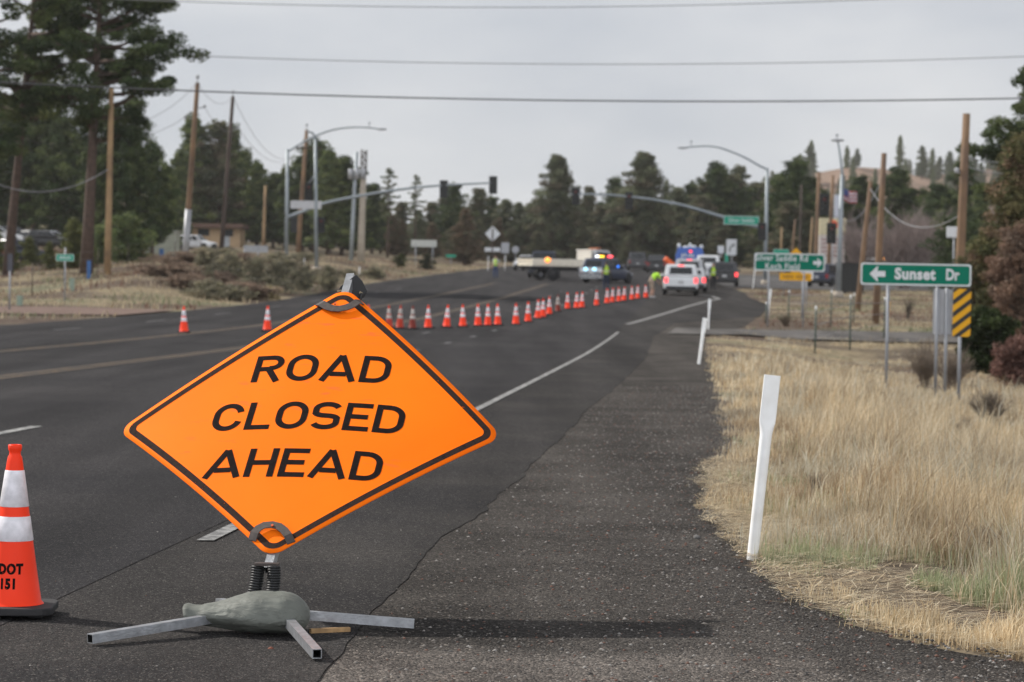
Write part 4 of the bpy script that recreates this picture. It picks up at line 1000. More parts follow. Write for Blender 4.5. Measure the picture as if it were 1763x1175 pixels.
pole(604, 445, 614, 262, 250, .19, m_steel, 'grey pole carrying three transformer cans beside the concrete pole', [('can', .80, -.45, 0), ('can', .80, .15, 0), ('can', .80, .75, 0)])
b_, t_ = pole(621, 445, 626, 300, 250, .33, m_conc, 'thick pale concrete pole with a lattice top')
rt = [o for o in COL.objects if o.get('label') == 'thick pale concrete pole with a lattice top'][0]; L = t_-b_; q = MB()
tz = at(627, 258, 250)-b_
for dx in (-.26, .26): q.tube([L+Vector((dx, 0, 0)), tz+Vector((dx, 0, 0))], .06, 6)
for i in range(7):
    a_ = L.lerp(tz, i/7); c_ = L.lerp(tz, (i+1)/7); q.tube([a_+Vector((-.26 if i % 2 else .26, 0, 0)), c_+Vector((.26 if i % 2 else -.26, 0, 0))], .05, 6); q.box(a_, (.52, .06, .10))
q.build('lattice_top', m_woodd, rt)
pole(1648, 560, 1664, 196, 92, .165, m_wood, 'thick orange-brown wooden pole behind the right end of the Sunset Dr sign', [('ins', .72, -.25, 0)])
pole(1507, 566, 1522, 264, 97, .125, m_wood, 'slender brown pole rising behind the middle of the Sunset Dr sign', )
pole(1476, 520, 1499, 313, 120, .12, m_wood, 'leaning orange-brown pole at the left end of the Sunset Dr sign')
pole(1403, 470, 1410, 296, 215, .17, m_wood, 'brown pole left of the cream pylon sign')
pole(1425, 485, 1434, 302, 205, .15, m_wood, 'brown pole directly behind the near traffic signal on the right')
pole(1376, 435, 1380, 318, 260, .12, m_woodd, 'thin dark reddish pole in front of the dark pines on the right')
pole(1392, 436, 1399, 375, 250, .12, m_woodl, 'short pale leaning pole right of the thin reddish pole')
pole(1361, 436, 1369, 378, 255, .11, m_wood, 'short brown pole just left of the thin reddish pole')
pole(1343, 436, 1346, 392, 255, .11, m_woodl, 'lowest short pole left of the short brown one')
pole(1528, 600, 1531, 520, 84, .035, m_yel, 'thin yellow guy marker under the Sunset Dr sign', cat='marker pole')
# --- wires
def wire(p0, p1, sag, r, label, mat=m_wire, n=28):
    p0, p1 = Vector(p0), Vector(p1); pts = [p0.lerp(p1, i/n)-Vector((0, 0, sag*4*(i/n)*(1-i/n))) for i in range(n+1)]
    o = p0.copy(); mb = MB(); mb.tube([p-o for p in pts], r, 5); ob = mb.build('power_line', mat); ob.location = o; return tag(ob, label, 'cable')
wire(at(-400, -40, 120), at(2000, -30, 120), 1.30, .022, 'highest faint overhead cable grazing the top edge of the photo', m_wirel)
wire(at(-500, 45, 150), at(2100, 82, 150), 1.55, .027, 'thin overhead cable crossing the sky in the middle of the three', m_wirel)
wire(at(-500, 110, 105), at(2100, 160, 105), .85, .033, 'thick dark overhead cable, lowest of the three crossing the whole sky')
T1, T2 = A1[1], A2[1]; P1 = at(494, 255, 195)
wire(T1, T2, .9, .016, 'thin cable between the tops of the two left power poles', m_wirel)
wire(T1.lerp(A1[0], .14)+Vector((.55, 0, .1)), T2.lerp(A2[0], .2)+Vector((.6, 0, .1)), .8, .014, 'lower thin cable between the two left power poles', m_wirel)
wire(T2, at(512, 262, 300), 2.4, .02, 'thin cable sagging from the dark pole top towards the left signal', m_wirel)
wire(T2.lerp(A2[0], .2)+Vector((.6, 0, .1)), at(505, 268, 300), 1.6, .02, 'second thin cable sagging from the dark pole to the left signal', m_wirel)
wire(T1, at(150, 205, 140), 1.2, .016, 'thin cable from the sleeved pole into the left pine branches', m_wirel)
wire(T1.lerp(A1[0], .2)+Vector((-.6, 0, .1)), at(120, 215, 140), 1.0, .016, 'lower thin cable from the sleeved pole into the left pines', m_wirel)
wire(at(-30, 305, 139), at(186, 292, 137.8), 1.0, .03, 'pale slack cable hanging in front of the left pine trunks', m_wirel)
wire(at(1498, 325, 120), at(1650, 372, 92), 1.0, .022, 'pale cable sagging between the leaning pole and the thick right pole', m_wirel)
wire(at(1662, 270, 92), at(1830, 255, 92), .35, .018, 'upper pale cable leaving the thick pole to the right', m_wirel)
wire(at(1661, 285, 92), at(1830, 268, 92), .45, .018, 'lower pale cable leaving the thick pole to the right', m_wirel)
wire(at(1410, 330, 215), at(1522, 300, 215), 3.2, .03, 'slack cable right of the far signal pole', m_wirel)
# --- traffic signals
m_lens = M('dim_red_lens', (0.12, 0.015, 0.012), .3); m_lens2 = M('dark_lens', (0.02, 0.02, 0.018), .3)
def signal_head(rt, c, facing=True, s=1.0, name='signal_head'):
    c = Vector(c); q = MB(); q.box(c, (.36*s, .22*s, 1.08*s)); q.box(c+Vector((0, -.02, 0)), (.62*s, .03, 1.35*s)); hd = q.build(name, m_dark, rt, bevel=.02)
    for i, z in enumerate((.34, 0, -.34)):
        sg = -1 if facing else 1; l = MB(); l.lathe([(0, 0), (.12*s, .0), (.13*s, .01)], 14, c+Vector((0, sg*.125*s, z*s)), rot=Matrix.Rotation(math.pi/2, 3, 'X')); l.build('lens', m_lens if i == 0 else m_lens2, hd)
        v = MB(); P_ = []
        for j in range(9):
            a = math.pi*j/8; P_.append((.15*s*math.cos(a), .15*s*math.sin(a)))
        vs = [c+Vector((x, sg*.12*s, z*s+y)) for x, y in P_]+[c+Vector((x, sg*.36*s, z*s+y*.9)) for x, y in P_]
        v.add(vs, [(j, j+1, 10+j, 9+j) for j in range(8)]); o = v.build('visor', m_dark, hd); so = o.modifiers.new('s', 'SOLIDIFY'); so.thickness = .01
    return hd
def curve_pts(pix, Y, n=6):
    P = [at(a, b, Y) for a, b in pix]; out = []
    for i in range(len(P)-1):
        p0, p1, p2, p3 = P[max(i-1, 0)], P[i], P[i+1], P[min(i+2, len(P)-1)]
        for j in range(n):
            t_ = j/n; out.append(.5*((2*p1)+(p2-p0)*t_+(2*p0-5*p1+4*p2-p3)*t_*t_+(3*p1-p0-3*p2+p3)*t_**3))
    return out+[P[-1]]
def gantry(label, base_px, top, Y, lum, mast, lumhead, r=.15):
    b = on(base_px, Y); rt = root('traffic_signal', label, 'traffic signal', b); tpx = at(*top, Y)-b
    mb = MB(); mb.tube([Vector((0, 0, -.2)), tpx*.5, tpx], [r*1.1, r*.9, r*.72], 12); mb.build('signal_pole', m_steel, rt)
    mb = MB(); mb.tube([Vector((0, 0, -.1)), Vector((0, 0, .35))], [.32, .3], 12); mb.build('footing', m_conc, rt)
    lp = [p-b for p in curve_pts(lum, Y)]; mb = MB(); mb.tube(lp, list(np.linspace(.085, .05, len(lp))), 8); mb.build('lamp_arm', m_steel, rt)
    if lumhead:
        e = lp[-1]; d = (lp[-1]-lp[-3]).normalized(); mb = MB(); mb.ell(e, (.42, .16, .09), 12, 6, rot=None); hd = mb.build('lamp_head', m_alum, rt)
        q = MB(); pc = at(*lumhead, Y)-b; q.tube([pc-Vector((0, 0, .35)), pc], .03, 6); q.box(pc, (.16, .1, .12)); q.build('sensor', m_alum, rt)
    if mast:
        mp_ = [p-b for p in curve_pts(mast, Y)]; mb = MB(); mb.tube(mp_, list(np.linspace(.15, .06, len(mp_))), 10); mb.build('mast_arm', m_steel, rt)
    return rt, b
YS = 195.0
rt, b = gantry('tall grey signal mast on the left with a long arm rising to the right', 493, (495, 257), YS, [(495, 262), (512, 251), (540, 236), (570, 225), (600, 220), (630, 220), (657, 223)], [(495, 374), (520, 365), (560, 350), (640, 334), (720, 323), (790, 318), (852, 315)], (636, 212))
signal_head(rt, at(764, 326, YS)-b, False); signal_head(rt, at(849, 319, YS)-b, False)
q = MB(); 
p = at(527, 353, YS)-b; q.box(p+Vector((0, -.12, 0)), (2.35, .03, .62)); q.build('name_sign_back', M('pale_sign_back', (.46, .46, .47), .6), rt)
q = MB(); q.box(at(506, 388, YS)-b, (.5, .3, 1.2)); q.build('side_signal', m_dark, rt, bevel=.03)
rt, b = gantry('shorter grey signal pole standing right behind the left signal mast', 545, (543, 240), 172, [(543, 243), (540, 232), (535, 228), (529, 227)], None, None, r=.13)
p = at(532, 330, 172)-b; signal_head(rt, p, True, .85); signal_head(rt, at(553, 388, 172)-b, True, .8); q = MB(); q.tube([p+Vector((0, 0, .55)), at(543, 300, 172)-b], .03, 6); q.build('bracket', m_steel, rt)
rt, b = gantry('tall grey signal mast on the right with an arm reaching left over the road', 1317, (1321, 290), YS, [(1321, 292), (1306, 285), (1285, 273), (1260, 262), (1235, 254), (1210, 252), (1175, 255)], [(1311, 392), (1290, 387), (1245, 374), (1180, 355), (1130, 345), (1083, 339), (1030, 335), (985, 335)], (1190, 244))
signal_head(rt, at(991, 338, YS)-b, True); signal_head(rt, at(1083, 346, YS)-b, True); signal_head(rt, at(1311, 399, YS)-b+Vector((0, -.3, 0)), True)
p = at(1276, 380, YS)-b; pn = board(rt, 'street_name_sign', 61*YS/FPX, 15*YS/FPX, p.z, m_greenl, x=p.x, y=-.2, border=m_wh, bw=.04, r=.05)
q = MB(); text_into(q, 'Silver Saddle', .42, ((p.x, -.215, p.z), X3, Z3, Y3), offset=.004, xs=.82, space=1.1); q.build('lettering', m_wh, pn)
rt, b = gantry('pale grey street lamp and signal pole between the two green signs', 1443, (1450, 300), 150, [(1450, 300), (1448, 280), (1445, 258), (1442, 242)], None, (1441, 233), r=.15)
signal_head(rt, at(1431, 402, 150)-b+Vector((0, -.1, 0)), True, .9); signal_head(rt, at(1421, 352, 150)-b+Vector((0, .6, 0)), True, .95)
# --- wire fence of green posts on the right
rt = root('wire_fence', 'low wire fence on green steel posts below the green signs', 'fence', on(1403, 76)); tops = []
for px, py0, py1, Y in ((1403, 604, 527, 70), (1463, 598, 508, 74), (1430, 573, 500, 94), (1469, 572, 505, 97), (1522, 590, 512, 80), (1357, 570, 500, 96), (1318, 572, 520, 95)):
    b = on(px, Y)-rt.location; tt = at(px+2, py1, Y)-rt.location; mb = MB(); mb.tube([b-Vector((0, 0, .1)), tt], .025, 6); mb.tube([tt-Vector((0, 0, .12)), tt], .03, 6, mi=1); mb.build('fence_post', [M('fence_green', (.05, .075, .06), .6), m_wh], rt); tops.append((b, tt))
for (a, c_) in ((0, 1), (1, 4), (5, 2), (2, 3)):
    for f in (.35, .6, .85):
        mb = MB(); mb.tube([tops[a][0].lerp(tops[a][1], f), tops[c_][0].lerp(tops[c_][1], f)], .009, 5); mb.build('fence_wire', m_wirel, rt)
# chain link fence far left
rt = root('wire_fence', 'faint wire mesh fence along the far left roadside', 'fence', on(160, 120)); prev = None
for i, px in enumerate((-20, 55, 110, 168, 220, 262, 300, 345)):
    Y = 104+10*i if px < 100 else 112+9*i; b = on(px, Y)-rt.location; mb = MB(); mb.tube([b, b+Vector((.02, 0, 1.45))], .022, 6); mb.build('fence_post', m_woodd, rt)
    if prev is not None:
        for f in (.5, 1.0, 1.4): mb = MB(); mb.tube([prev+Vector((0, 0, f)), b+Vector((0, 0, f))], .007, 5); mb.build('fence_wire', m_wire, rt)
    prev = b
# --- small roadside furniture, left
def smallbox(name, px, Y, w, h, d, mat, label, cat, dome=True):
    b = on(px, Y); mb = MB(); mb.box((0, 0, h/2), (w, d, h)); mb.box((0, 0, h+.03), (w*1.12, d*1.12, .06)); mb.box((0, -d/2-.01, h*.55), (w*.7, .02, h*.5)); o = mb.build(name, mat, bevel=.02); o.location = b; return tag(o, label, cat)
m_blue = M('marker_blue', (.03, .11, .30), .6); m_pg = M('pale_green', (.24, .30, .24), .6)
smallbox('utility_marker', 153, 128, .18, .85, .18, m_blue, 'blue utility marker left of the pale wooden pole', 'marker')
smallbox('utility_box', 124, 112, .2, .5, .2, m_pg, 'pale green utility pedestal below the small green sign', 'utility box')
smallbox('utility_box', 34, 98, .2, .32, .2, m_pg, 'tiny pale green utility pedestal in the grass at the far left', 'utility box')
smallbox('utility_box', 278, 215, .35, .8, .3, m_blue, 'small blue box in front of the corrugated shed', 'utility box')
smallbox('utility_cabinet', 1420, 300, .6, .9, .5, m_pg, 'small grey utility cabinet near the cream pylon sign', 'utility box')
# --- buildings
rt = root('tan_building', 'tan block building with a dark brown flat roof behind the dark leaning pole', 'building', on(372, 330)); k = 330/FPX
zb = lambda py: at(372, py, 330).z-rt.location.z
mb = MB(); W2 = 82*k; H2 = zb(393); mb.box((0, 3, H2/2-.5), (W2, 6, H2+1)); mb.build('wall', M('tan_block', (.46, .32, .19), .85, var=.1, scale=.8), rt)
mb = MB(); mb.box((0, 2.6, H2+.28), (W2+1.0, 7.6, .55)); mb.build('roof', M('brown_roof', (.13, .075, .055), .8), rt, bevel=.04)
for x0, x1 in ((-.78, -.28), (.0, .16), (.24, .72)):
    if x1-x0 < .3: continue
    fr_ = MB(); fr_.box(((x0+x1)/2*W2/2, -.03, H2*.76), ((x1-x0)*W2/2, .08, .95)); f = fr_.build('window', M('window_frame', (.20, .13, .09), .7), rt)
    p_ = MB(); p_.box(((x0+x1)/2*W2/2, -.075, H2*.76), ((x1-x0)*W2/2-.16, .02, .80)); p_.build('pane', M('window_glass', (.02, .025, .03), .15), f)
mb = MB(); mb.box((.42*W2/2, -.04, .8), (.9, .06, 2.0)); d_ = mb.build('door', M('grey_door', (.4, .42, .44), .6), rt); mb = MB(); mb.box((.42*W2/2+.3, -.09, .8), (.1, .05, .05)); mb.build('handle', m_dark, d_)
rt = root('corrugated_shed', 'pale grey-green corrugated metal shed left of the sleeved power pole', 'shed', on(274, 230)); k = 230/FPX; mb = MB()
n = 30; Wd = 56*k; Hd = at(274, 403, 230).z-rt.location.z+.2; poly = []
for i in range(n*2+1): poly.append((-Wd/2+Wd*i/(2*n), -.04 if i % 2 else 0))
poly += [(Wd/2, 3), (-Wd/2, 3)]; mb.prism(poly, -.3, Hd, ((0, 0, 0), X3, Y3, Z3)); mb.build('wall', M('pale_corrugated', (.30, .31, .25), .6, var=.12, scale=.7), rt)
mb = MB(); mb.box((0, 1.5, Hd+.06), (Wd+.3, 3.4, .1)); mb.build('roof', M('pale_roof', (.4, .4, .36), .6), rt)
rt = root('earth_bin', 'low pinkish concrete wall section behind the pale wooden pole', 'wall', on(190, 200)); mb = MB(); mb.box((0, 0, .55), (2.9, .5, 1.1)); mb.box((0, -.05, 1.12), (3.0, .6, .1)); mb.build('wall_block', M('pink_block', (.42, .30, .24), .9, var=.1), rt)
o = lump('soil_pile', 205, 500, (1.9, 1.2, .75), M('brown_soil', (.20, .13, .09), .95, var=.25, scale=2), 'brown soil heap beside the low pinkish wall', 'soil heap', 8); g = on(208, 196); o.location = g+Vector((0, 0, .45))
rt = root('pylon_sign', 'cream shop pylon sign with rows of dark red lines behind the right signal', 'shop sign', on(1432, 232)); k = 232/FPX; z0 = at(1432, 445, 232).z-rt.location.z; z1 = at(1432, 376, 232).z-rt.location.z; zm = at(1432, 405, 232).z-rt.location.z
mb = MB(); mb.box((0, .3, (z1+zm)/2), (46*k, .6, z1-zm)); mb.build('cream_cap', M('cream', (.55, .48, .30), .6), rt, bevel=.03)
mb = MB(); mb.box((-.05, .3, (zm+z0)/2-.6), (44*k, .5, zm-z0+1.2)); pb_ = mb.build('white_panel', M('offwhite', (.52, .46, .42), .6), rt, bevel=.02)
for i in range(5):
    mb = MB()
    for j in range(9): mb.box((-.9+.22*j+.03*(i % 2), .03, zm-.42-.36*i), (.13, .03, .15))
    mb.build('blurred_lettering', M('dark_red', (.22, .05, .05), .6), pb_)
for s in (-1, 1): mb = MB(); mb.tube([(s*.9, .3, -.3), (s*.9, .3, z0)], .1, 8); mb.build('leg', m_gpost, rt)
b = on(1432, 225); rt = root('banner', 'round orange-red banner above the traffic signal near the pylon sign', 'banner', b); z = at(1433, 388, 225).z-b.z
mb = MB(); mb.lathe([(0, 0), (.45, 0), (.45, .08), (0, .08)], 20, (0, 0, z), rot=Matrix.Rotation(math.pi/2, 3, 'X')); mb.build('disc', M('red_orange', (.75, .12, .05), .5), rt); mb = MB(); mb.box((.15, -.12, z-.1), (.25, .03, .3)); mb.build('badge', M('violet_badge', (.2, .2, .5), .5), rt); post(rt, 0, -.2, z-.3, .05, y=.1)
b = on(1447, 240); rt = root('flag', 'red, white and blue striped flag flying right of the pale lamp pole', 'flag', b); z = at(1462, 342, 240).z-b.z; k = 240/FPX
n = 14; mb = MB()
for j in range(7):
    for i in range(n):
        f = lambda u, v: Vector((u*26*k, .25*math.sin(u*7), z+.9-v*1.1-.35*u+.08*math.sin(u*9)))
        mi = 2 if (i < 6 and j < 4) else j % 2
        b0 = len(mb.v); mb.v += [tuple(f(i/n, j/7)), tuple(f((i+1)/n, j/7)), tuple(f((i+1)/n, (j+1)/7)), tuple(f(i/n, (j+1)/7))]; mb.f.append([b0, b0+1, b0+2, b0+3]); mb.mi.append(mi); mb.sm.append(True)
o = mb.build('cloth', [M('flag_red', (.35, .06, .08), .7), M('flag_white', (.5, .5, .52), .7), M('flag_blue', (.06, .08, .22), .7)], rt); so = o.modifiers.new('s', 'SOLIDIFY'); so.thickness = .01
mb = MB(); mb.tube([(0, 0, -.2), (0, 0, z+1.2)], .04, 6); mb.build('flagpole', m_gpost, rt)
b = on(1438, 238); rt = root('banner', 'tall narrow pale banner left of the striped flag', 'banner', b); z = at(1438, 358, 238).z-b.z; mb = MB(); mb.box((0, 0, z), (.42, .03, 2.3)); mb.box((0, 0, z+1.18), (.5, .05, .05)); mb.build('cloth', M('pale_cloth', (.5, .52, .58), .7), rt, bevel=.01); post(rt, -.25, -.2, z+1.2, .03)
b = on(1455, 200); k = 200/FPX; rt = root('black_bin', 'large black container behind the left end of the Sunset Dr sign', 'container', on(1460, 165)); k = 165/FPX
zt = at(1460, 455, 165).z-rt.location.z; mb = MB(); mb.box((.2, .8, zt/2-.1), (44*k, 1.6, zt+.2)); mb.build('container_body', m_dark, rt, bevel=.05); mb = MB(); mb.box((.2, .8, zt+.04), (46*k, 1.7, .1)); mb.build('lid', m_cbase, rt)
for i in range(5): mb = MB(); mb.box((-.5+.33*i, -.03, zt/2), (.05, .06, zt)); mb.build('rib', m_cbase, rt)
rt = root('long_roof_building', 'low pale roofed building just above the Sunset Dr sign', 'building', on(1560, 240)); k = 240/FPX; zt = at(1560, 449, 240).z-rt.location.z
mb = MB(); mb.box((-.5, 2, zt/2-.4), (118*k, 4, zt)); mb.build('wall', M('grey_wall', (.22, .2, .19), .8), rt); mb = MB(); mb.box((-.5, 2, zt+.1), (124*k, 5, .28)); mb.build('roof', M('pale_roof2', (.42, .40, .37), .6), rt)
b = on(1521, 230); z = at(1521, 447, 230).z-b.z; rt = root('beacon', 'glowing amber lamp above the word Sunset on the green sign', 'lamp', b); post(rt, 0, -.2, z-.2, .05); mb = MB(); mb.ell((0, 0, z), (.2, .2, .2), 12, 8); mb.build('lamp_glass', M('amber_lamp', (.9, .35, .02), .3, emit=(1, .35, .03), estr=3), rt)
mb = MB(); mb.lathe([(.1, -.12), (.2, -.1), (.12, .0)], 10, (0, 0, z-.2)); mb.build('lamp_base', m_dark, rt)
b = on(1640, 140); z = at(1640, 400, 140).z-b.z; rt = root('sign_back', 'pale blank board half hidden by the thick wooden pole and juniper', 'sign', b); mb = MB(); mb.box((-.1, 0, z), (.65, .05, .6)); mb.box((-.1, .05, z), (.6, .04, .1)); mb.build('board', m_wh, rt, bevel=.02); post(rt, 0, -.2, z, .04)
b = on(1552, 236); z = at(1543, 430, 236).z-b.z; rt = root('blue_post', 'small blue-grey upright shape above the Sunset Dr sign', 'post', b); mb = MB(); mb.tube([(0, 0, 0), (0, 0, z+.4)], .12, 8); mb.build('shaft', M('bluegrey', (.16, .18, .26), .6), rt); mb = MB(); mb.box((0, 0, z+.5), (.55, .3, .25)); mb.build('cap', M('bluegrey2', (.2, .22, .3), .6), rt)
# ================================================================== VEHICLES
m_tyre = M('tyre', (0.014, 0.014, 0.015), .8); m_rim = M('wheel_rim', (.30, .30, .32), .35, .7); m_rimd = M('wheel_rim_dark', (.05, .05, .055), .4, .5)
m_glass = M('car_glass', (0.012, 0.014, 0.017), .12, var=.1); m_trim = M('black_trim', (.018, .018, .02), .6)
m_tail = M('tail_light', (.30, .01, .01), .3); m_brake = M('brake_light_lit', (1, .08, .08), .3, emit=(1, .05, .06), estr=1.8); m_head = M('headlight', (.6, .6, .62), .2)
m_plate = M('licence_plate', (.45, .45, .45), .5); m_chrome = M('chrome', (.55, .55, .57), .2, .9)
def paintc(n, c, r=.28): return M(n, c, r, .0, var=.04, scale=1.5, dirt=tuple(k*.9+.008 for k in c))
p_white, p_silver, p_black = paintc('paint_white', (.70, .71, .72)), paintc('paint_silver', (.42, .43, .45)), paintc('paint_black', (.018, .018, .02))
p_navy, p_police, p_dgrey = paintc('paint_navy', (.025, .032, .06)), paintc('paint_police', (.022, .032, .065)), paintc('paint_dark_grey', (.05, .05, .055))
def loft(mb, secs, mi=0):
    n = len(secs[0]); vs = [v for s in secs for v in s]
    mb.add(vs, [(i*n+j, i*n+(j+1) % n, (i+1)*n+(j+1) % n, (i+1)*n+j) for i in range(len(secs)-1) for j in range(n)], mi)
    b = len(mb.v)-len(vs); mb.f += [[b+j for j in range(n)][::-1], [b+(len(secs)-1)*n+j for j in range(n)]]; mb.mi += [mi, mi]; mb.sm += [False, False]
def csec(y, hw, zb, zt):
    m_ = zb+(zt-zb)*.5
    R_ = [(.80*hw, zb), (.97*hw, zb+.10), (hw, m_), (.985*hw, zt-.24), (.93*hw, zt-.07), (.84*hw, zt)]
    return [Vector((x, y, z)) for x, z in R_]+[Vector((-x, y, z)) for x, z in R_[::-1]]
def wheels(rt, ys, hw, r=.34, rim=m_rim, w=.23):
    for y in ys:
        for s in (-1, 1):
            q = MB(); rot = Matrix.Rotation(math.pi/2, 3, 'Y'); c = (s*(hw-w/2+.01), y, r)
            q.lathe([(r*.62, -w/2), (r*.94, -w/2), (r, -w*.36), (r, w*.36), (r*.94, w/2), (r*.62, w/2), (r*.62, -w/2)], 22, c, rot=rot); wh = q.build('tyre', m_tyre, rt)
            q = MB(); q.lathe([(0, -w*.30), (r*.2, -w*.32), (r*.62, -w*.44), (r*.62, w*.44), (r*.2, w*.32), (0, w*.30)], 16, c, rot=rot); q.build('rim', rim, wh)
            q = MB(); q.lathe([(0, -.01), (r*1.17, -.01), (r*1.17, .01), (0, .01)], 20, (s*(hw-.012), y, r+.02), rot=rot); q.build('wheel_arch', m_trim, rt)
def glass_face(mb, q4, a0, a1, b0, b1, off):
    A, B, C, D = q4; n = (B-A).cross(D-A).normalized()
    f = lambda u, v: (A*(1-u)+B*u)*(1-v)+(D*(1-u)+C*u)*v+n*off
    mb.add([f(a0, b0), f(a1, b0), f(a1, b1), f(a0, b1)], [(0, 1, 2, 3)])
def car(name, label, cat, loc, head, body, L=4.6, Wd=1.85, H=1.65, belt=1.0, cab=(-.47, .24), roof=(-.42, .04), nose=.92, bed=None, rear_lights='off', head_l=True, rails=False, group=None, wheel_r=.35, rim=m_rim, third=False, plate=True, rackh=0, trim=None):
    """+Y is forward"""
    rt = root(name, label, cat, loc, -head, group=group); hw = Wd/2; zb = .26
    mb = MB(); c0 = bed[0] if bed else None
    st = [(-.5, hw*.88, zb+.12, belt*.86), (-.488, hw*.97, zb+.02, belt*.97), (-.40, hw, zb, belt), (.0, hw, zb, belt), (cab[1], hw, zb, belt*.99), (.40, hw*.98, zb, nose*.97), (.475, hw*.92, zb+.04, nose*.88), (.5, hw*.80, zb+.14, nose*.72)]
    loft(mb, [csec(y*L, a, b, c_) for y, a, b, c_ in st]); mb.build('body', body, rt, bevel=.11, clean=True)
    y0, y1 = cab[0]*L, cab[1]*L; r0, r1 = roof[0]*L, roof[1]*L; bw, tw = hw*.965, hw*.83
    zt = belt-.02
    B = [Vector((-bw, y0, zt)), Vector((bw, y0, zt)), Vector((bw, y1, zt)), Vector((-bw, y1, zt))]; T_ = [Vector((-tw, r0, H)), Vector((tw, r0, H)), Vector((tw, r1, H)), Vector((-tw, r1, H))]
    mb = MB(); mb.add(B+T_, [(3, 2, 1, 0), (4, 5, 6, 7), (0, 1, 5, 4), (1, 2, 6, 5), (2, 3, 7, 6), (3, 0, 4, 7)]); mb.build('cabin', trim or body, rt, bevel=.10)
    for nm, q4, rng_ in (('rear_window', (B[0], B[1], T_[1], T_[0]), ((.15, .85),)), ('windscreen', (B[2], B[3], T_[3], T_[2]), ((.06, .94),)), ('side_window', (B[1], B[2], T_[2], T_[1]), ((.06, .36), (.40, .68), (.72, .95))), ('side_window', (B[3], B[0], T_[0], T_[3]), ((.05, .28), (.32, .60), (.64, .94)))):
        for a, b in rng_: mb = MB(); glass_face(mb, q4, a, b, .16 if nm != 'rear_window' else .20, .86 if nm != 'rear_window' else .76, .012); mb.build(nm, m_glass, rt)
    wheels(rt, (-.30*L, .31*L), hw, wheel_r, rim)
    for s in (-1, 1):
        mb = MB(); mb.box((s*hw*.84, -.492*L, belt*.78), (.22, .12, .30)); mb.build('tail_light', m_brake if (rear_lights == 'lit' or rear_lights == s) else m_tail, rt, bevel=.03)
        mb = MB(); mb.box((s*hw*.70, .478*L, nose*.74), (.36, .14, .16)); mb.build('headlight', m_head, rt, bevel=.03)
        mb = MB(); mb.box((s*(hw+.08), cab[1]*L-.35, belt+.10), (.20, .10, .14)); mb.build('side_mirror', trim or body, rt, bevel=.02)
    mb = MB(); mb.box((0, -.497*L, .40), (Wd*.86, .12, .20)); mb.build('rear_bumper', m_trim, rt, bevel=.03)
    mb = MB(); mb.box((0, .495*L, .42), (Wd*.80, .10, .24)); mb.build('front_bumper', m_trim, rt, bevel=.03)
    mb = MB(); mb.box((0, .499*L, .62), (Wd*.50, .06, .20)); mb.build('grille', m_trim, rt, bevel=.02)
    if plate: mb = MB(); mb.box((0, -.503*L, .72), (.32, .03, .16)); mb.build('licence_plate', m_plate, rt)
    if third: mb = MB(); mb.box((0, r0-.02, H-.07), (.34, .05, .07)); mb.build('high_brake_light', m_brake, rt)
    if rails:
        for s in (-1, 1): mb = MB(); mb.tube([(s*tw*.85, r0+.1, H+.06), (s*tw*.85, r1-.2, H+.06)], .025, 6); mb.build('roof_rail', m_trim, rt)
    return rt
def vloc(px, Y, road=True):
    p = on(px, Y); p.z = h0(Y)+.012 if road else gz(p.x, Y); return p
car('parked_suv', 'white estate car seen from behind with its brake lights lit, nearest in the queue', 'car', vloc(1171, 147.5), R(3), p_white, L=4.7, Wd=2.0, H=1.74, belt=1.06, cab=(-.490, .24), roof=(-.43, .02), rear_lights='lit', third=True)
car('sedan', 'silver car just right of the white estate car with one glowing red light', 'car', vloc(1191, 157), R(5), p_silver, L=4.6, Wd=1.8, H=1.45, belt=.95, cab=(-.38, .22), roof=(-.24, .02), rear_lights=1)
car('suv', 'dark grey vehicle between the silver car and the blue truck, high red brake light lit', 'car', vloc(1189, 171), R(7), p_dgrey, L=4.9, Wd=2.0, H=1.95, belt=1.15, cab=(-.48, .22), roof=(-.43, .03), rear_lights='lit', third=True, trim=p_silver)
car('suv', 'black wagon with a number plate right of the worker in the queue', 'car', vloc(1246, 183), R(4), p_black, L=4.8, Wd=2.0, H=1.72, belt=1.05, cab=(-.48, .22), roof=(-.42, .02), rear_lights=1, rails=True, third=False, trim=p_dgrey)
car('pickup', 'white vehicle partly hidden by the blue truck and the worker', 'pickup', vloc(1219, 208), R(12), p_white, L=5.4, Wd=2.1, H=2.1, belt=1.35, cab=(-.1, .26), roof=(-.06, .10), nose=1.2, wheel_r=.42)
car('suv', 'dark boxy vehicle farthest up the road on the right, near the blue truck', 'car', vloc(1130, 262), R(3), p_black, L=4.6, Wd=2.0, H=1.85, belt=1.1, cab=(-.48, .22), roof=(-.46, .04), wheel_r=.4, rails=True)
car('suv', 'dark vehicle farthest up the road, left of the other dark boxy one', 'car', vloc(1096, 285), R(0), p_dgrey, L=4.8, Wd=2.1, H=2.0, belt=1.15, cab=(-.3, .22), roof=(-.24, .04), wheel_r=.4)
car('sedan', 'white car facing the camera at the far left side of the road', 'car', vloc(908, 262), R(196), p_white, L=4.8, Wd=1.9, H=1.55, belt=1.0, cab=(-.38, .2), roof=(-.3, .0))
car('pickup', 'dark blue pickup facing the camera behind the flatbed truck', 'pickup', vloc(937, 208), R(187), p_navy, L=5.6, Wd=2.15, H=2.15, belt=1.35, cab=(-.1, .26), roof=(-.06, .12), nose=1.22, wheel_r=.42)
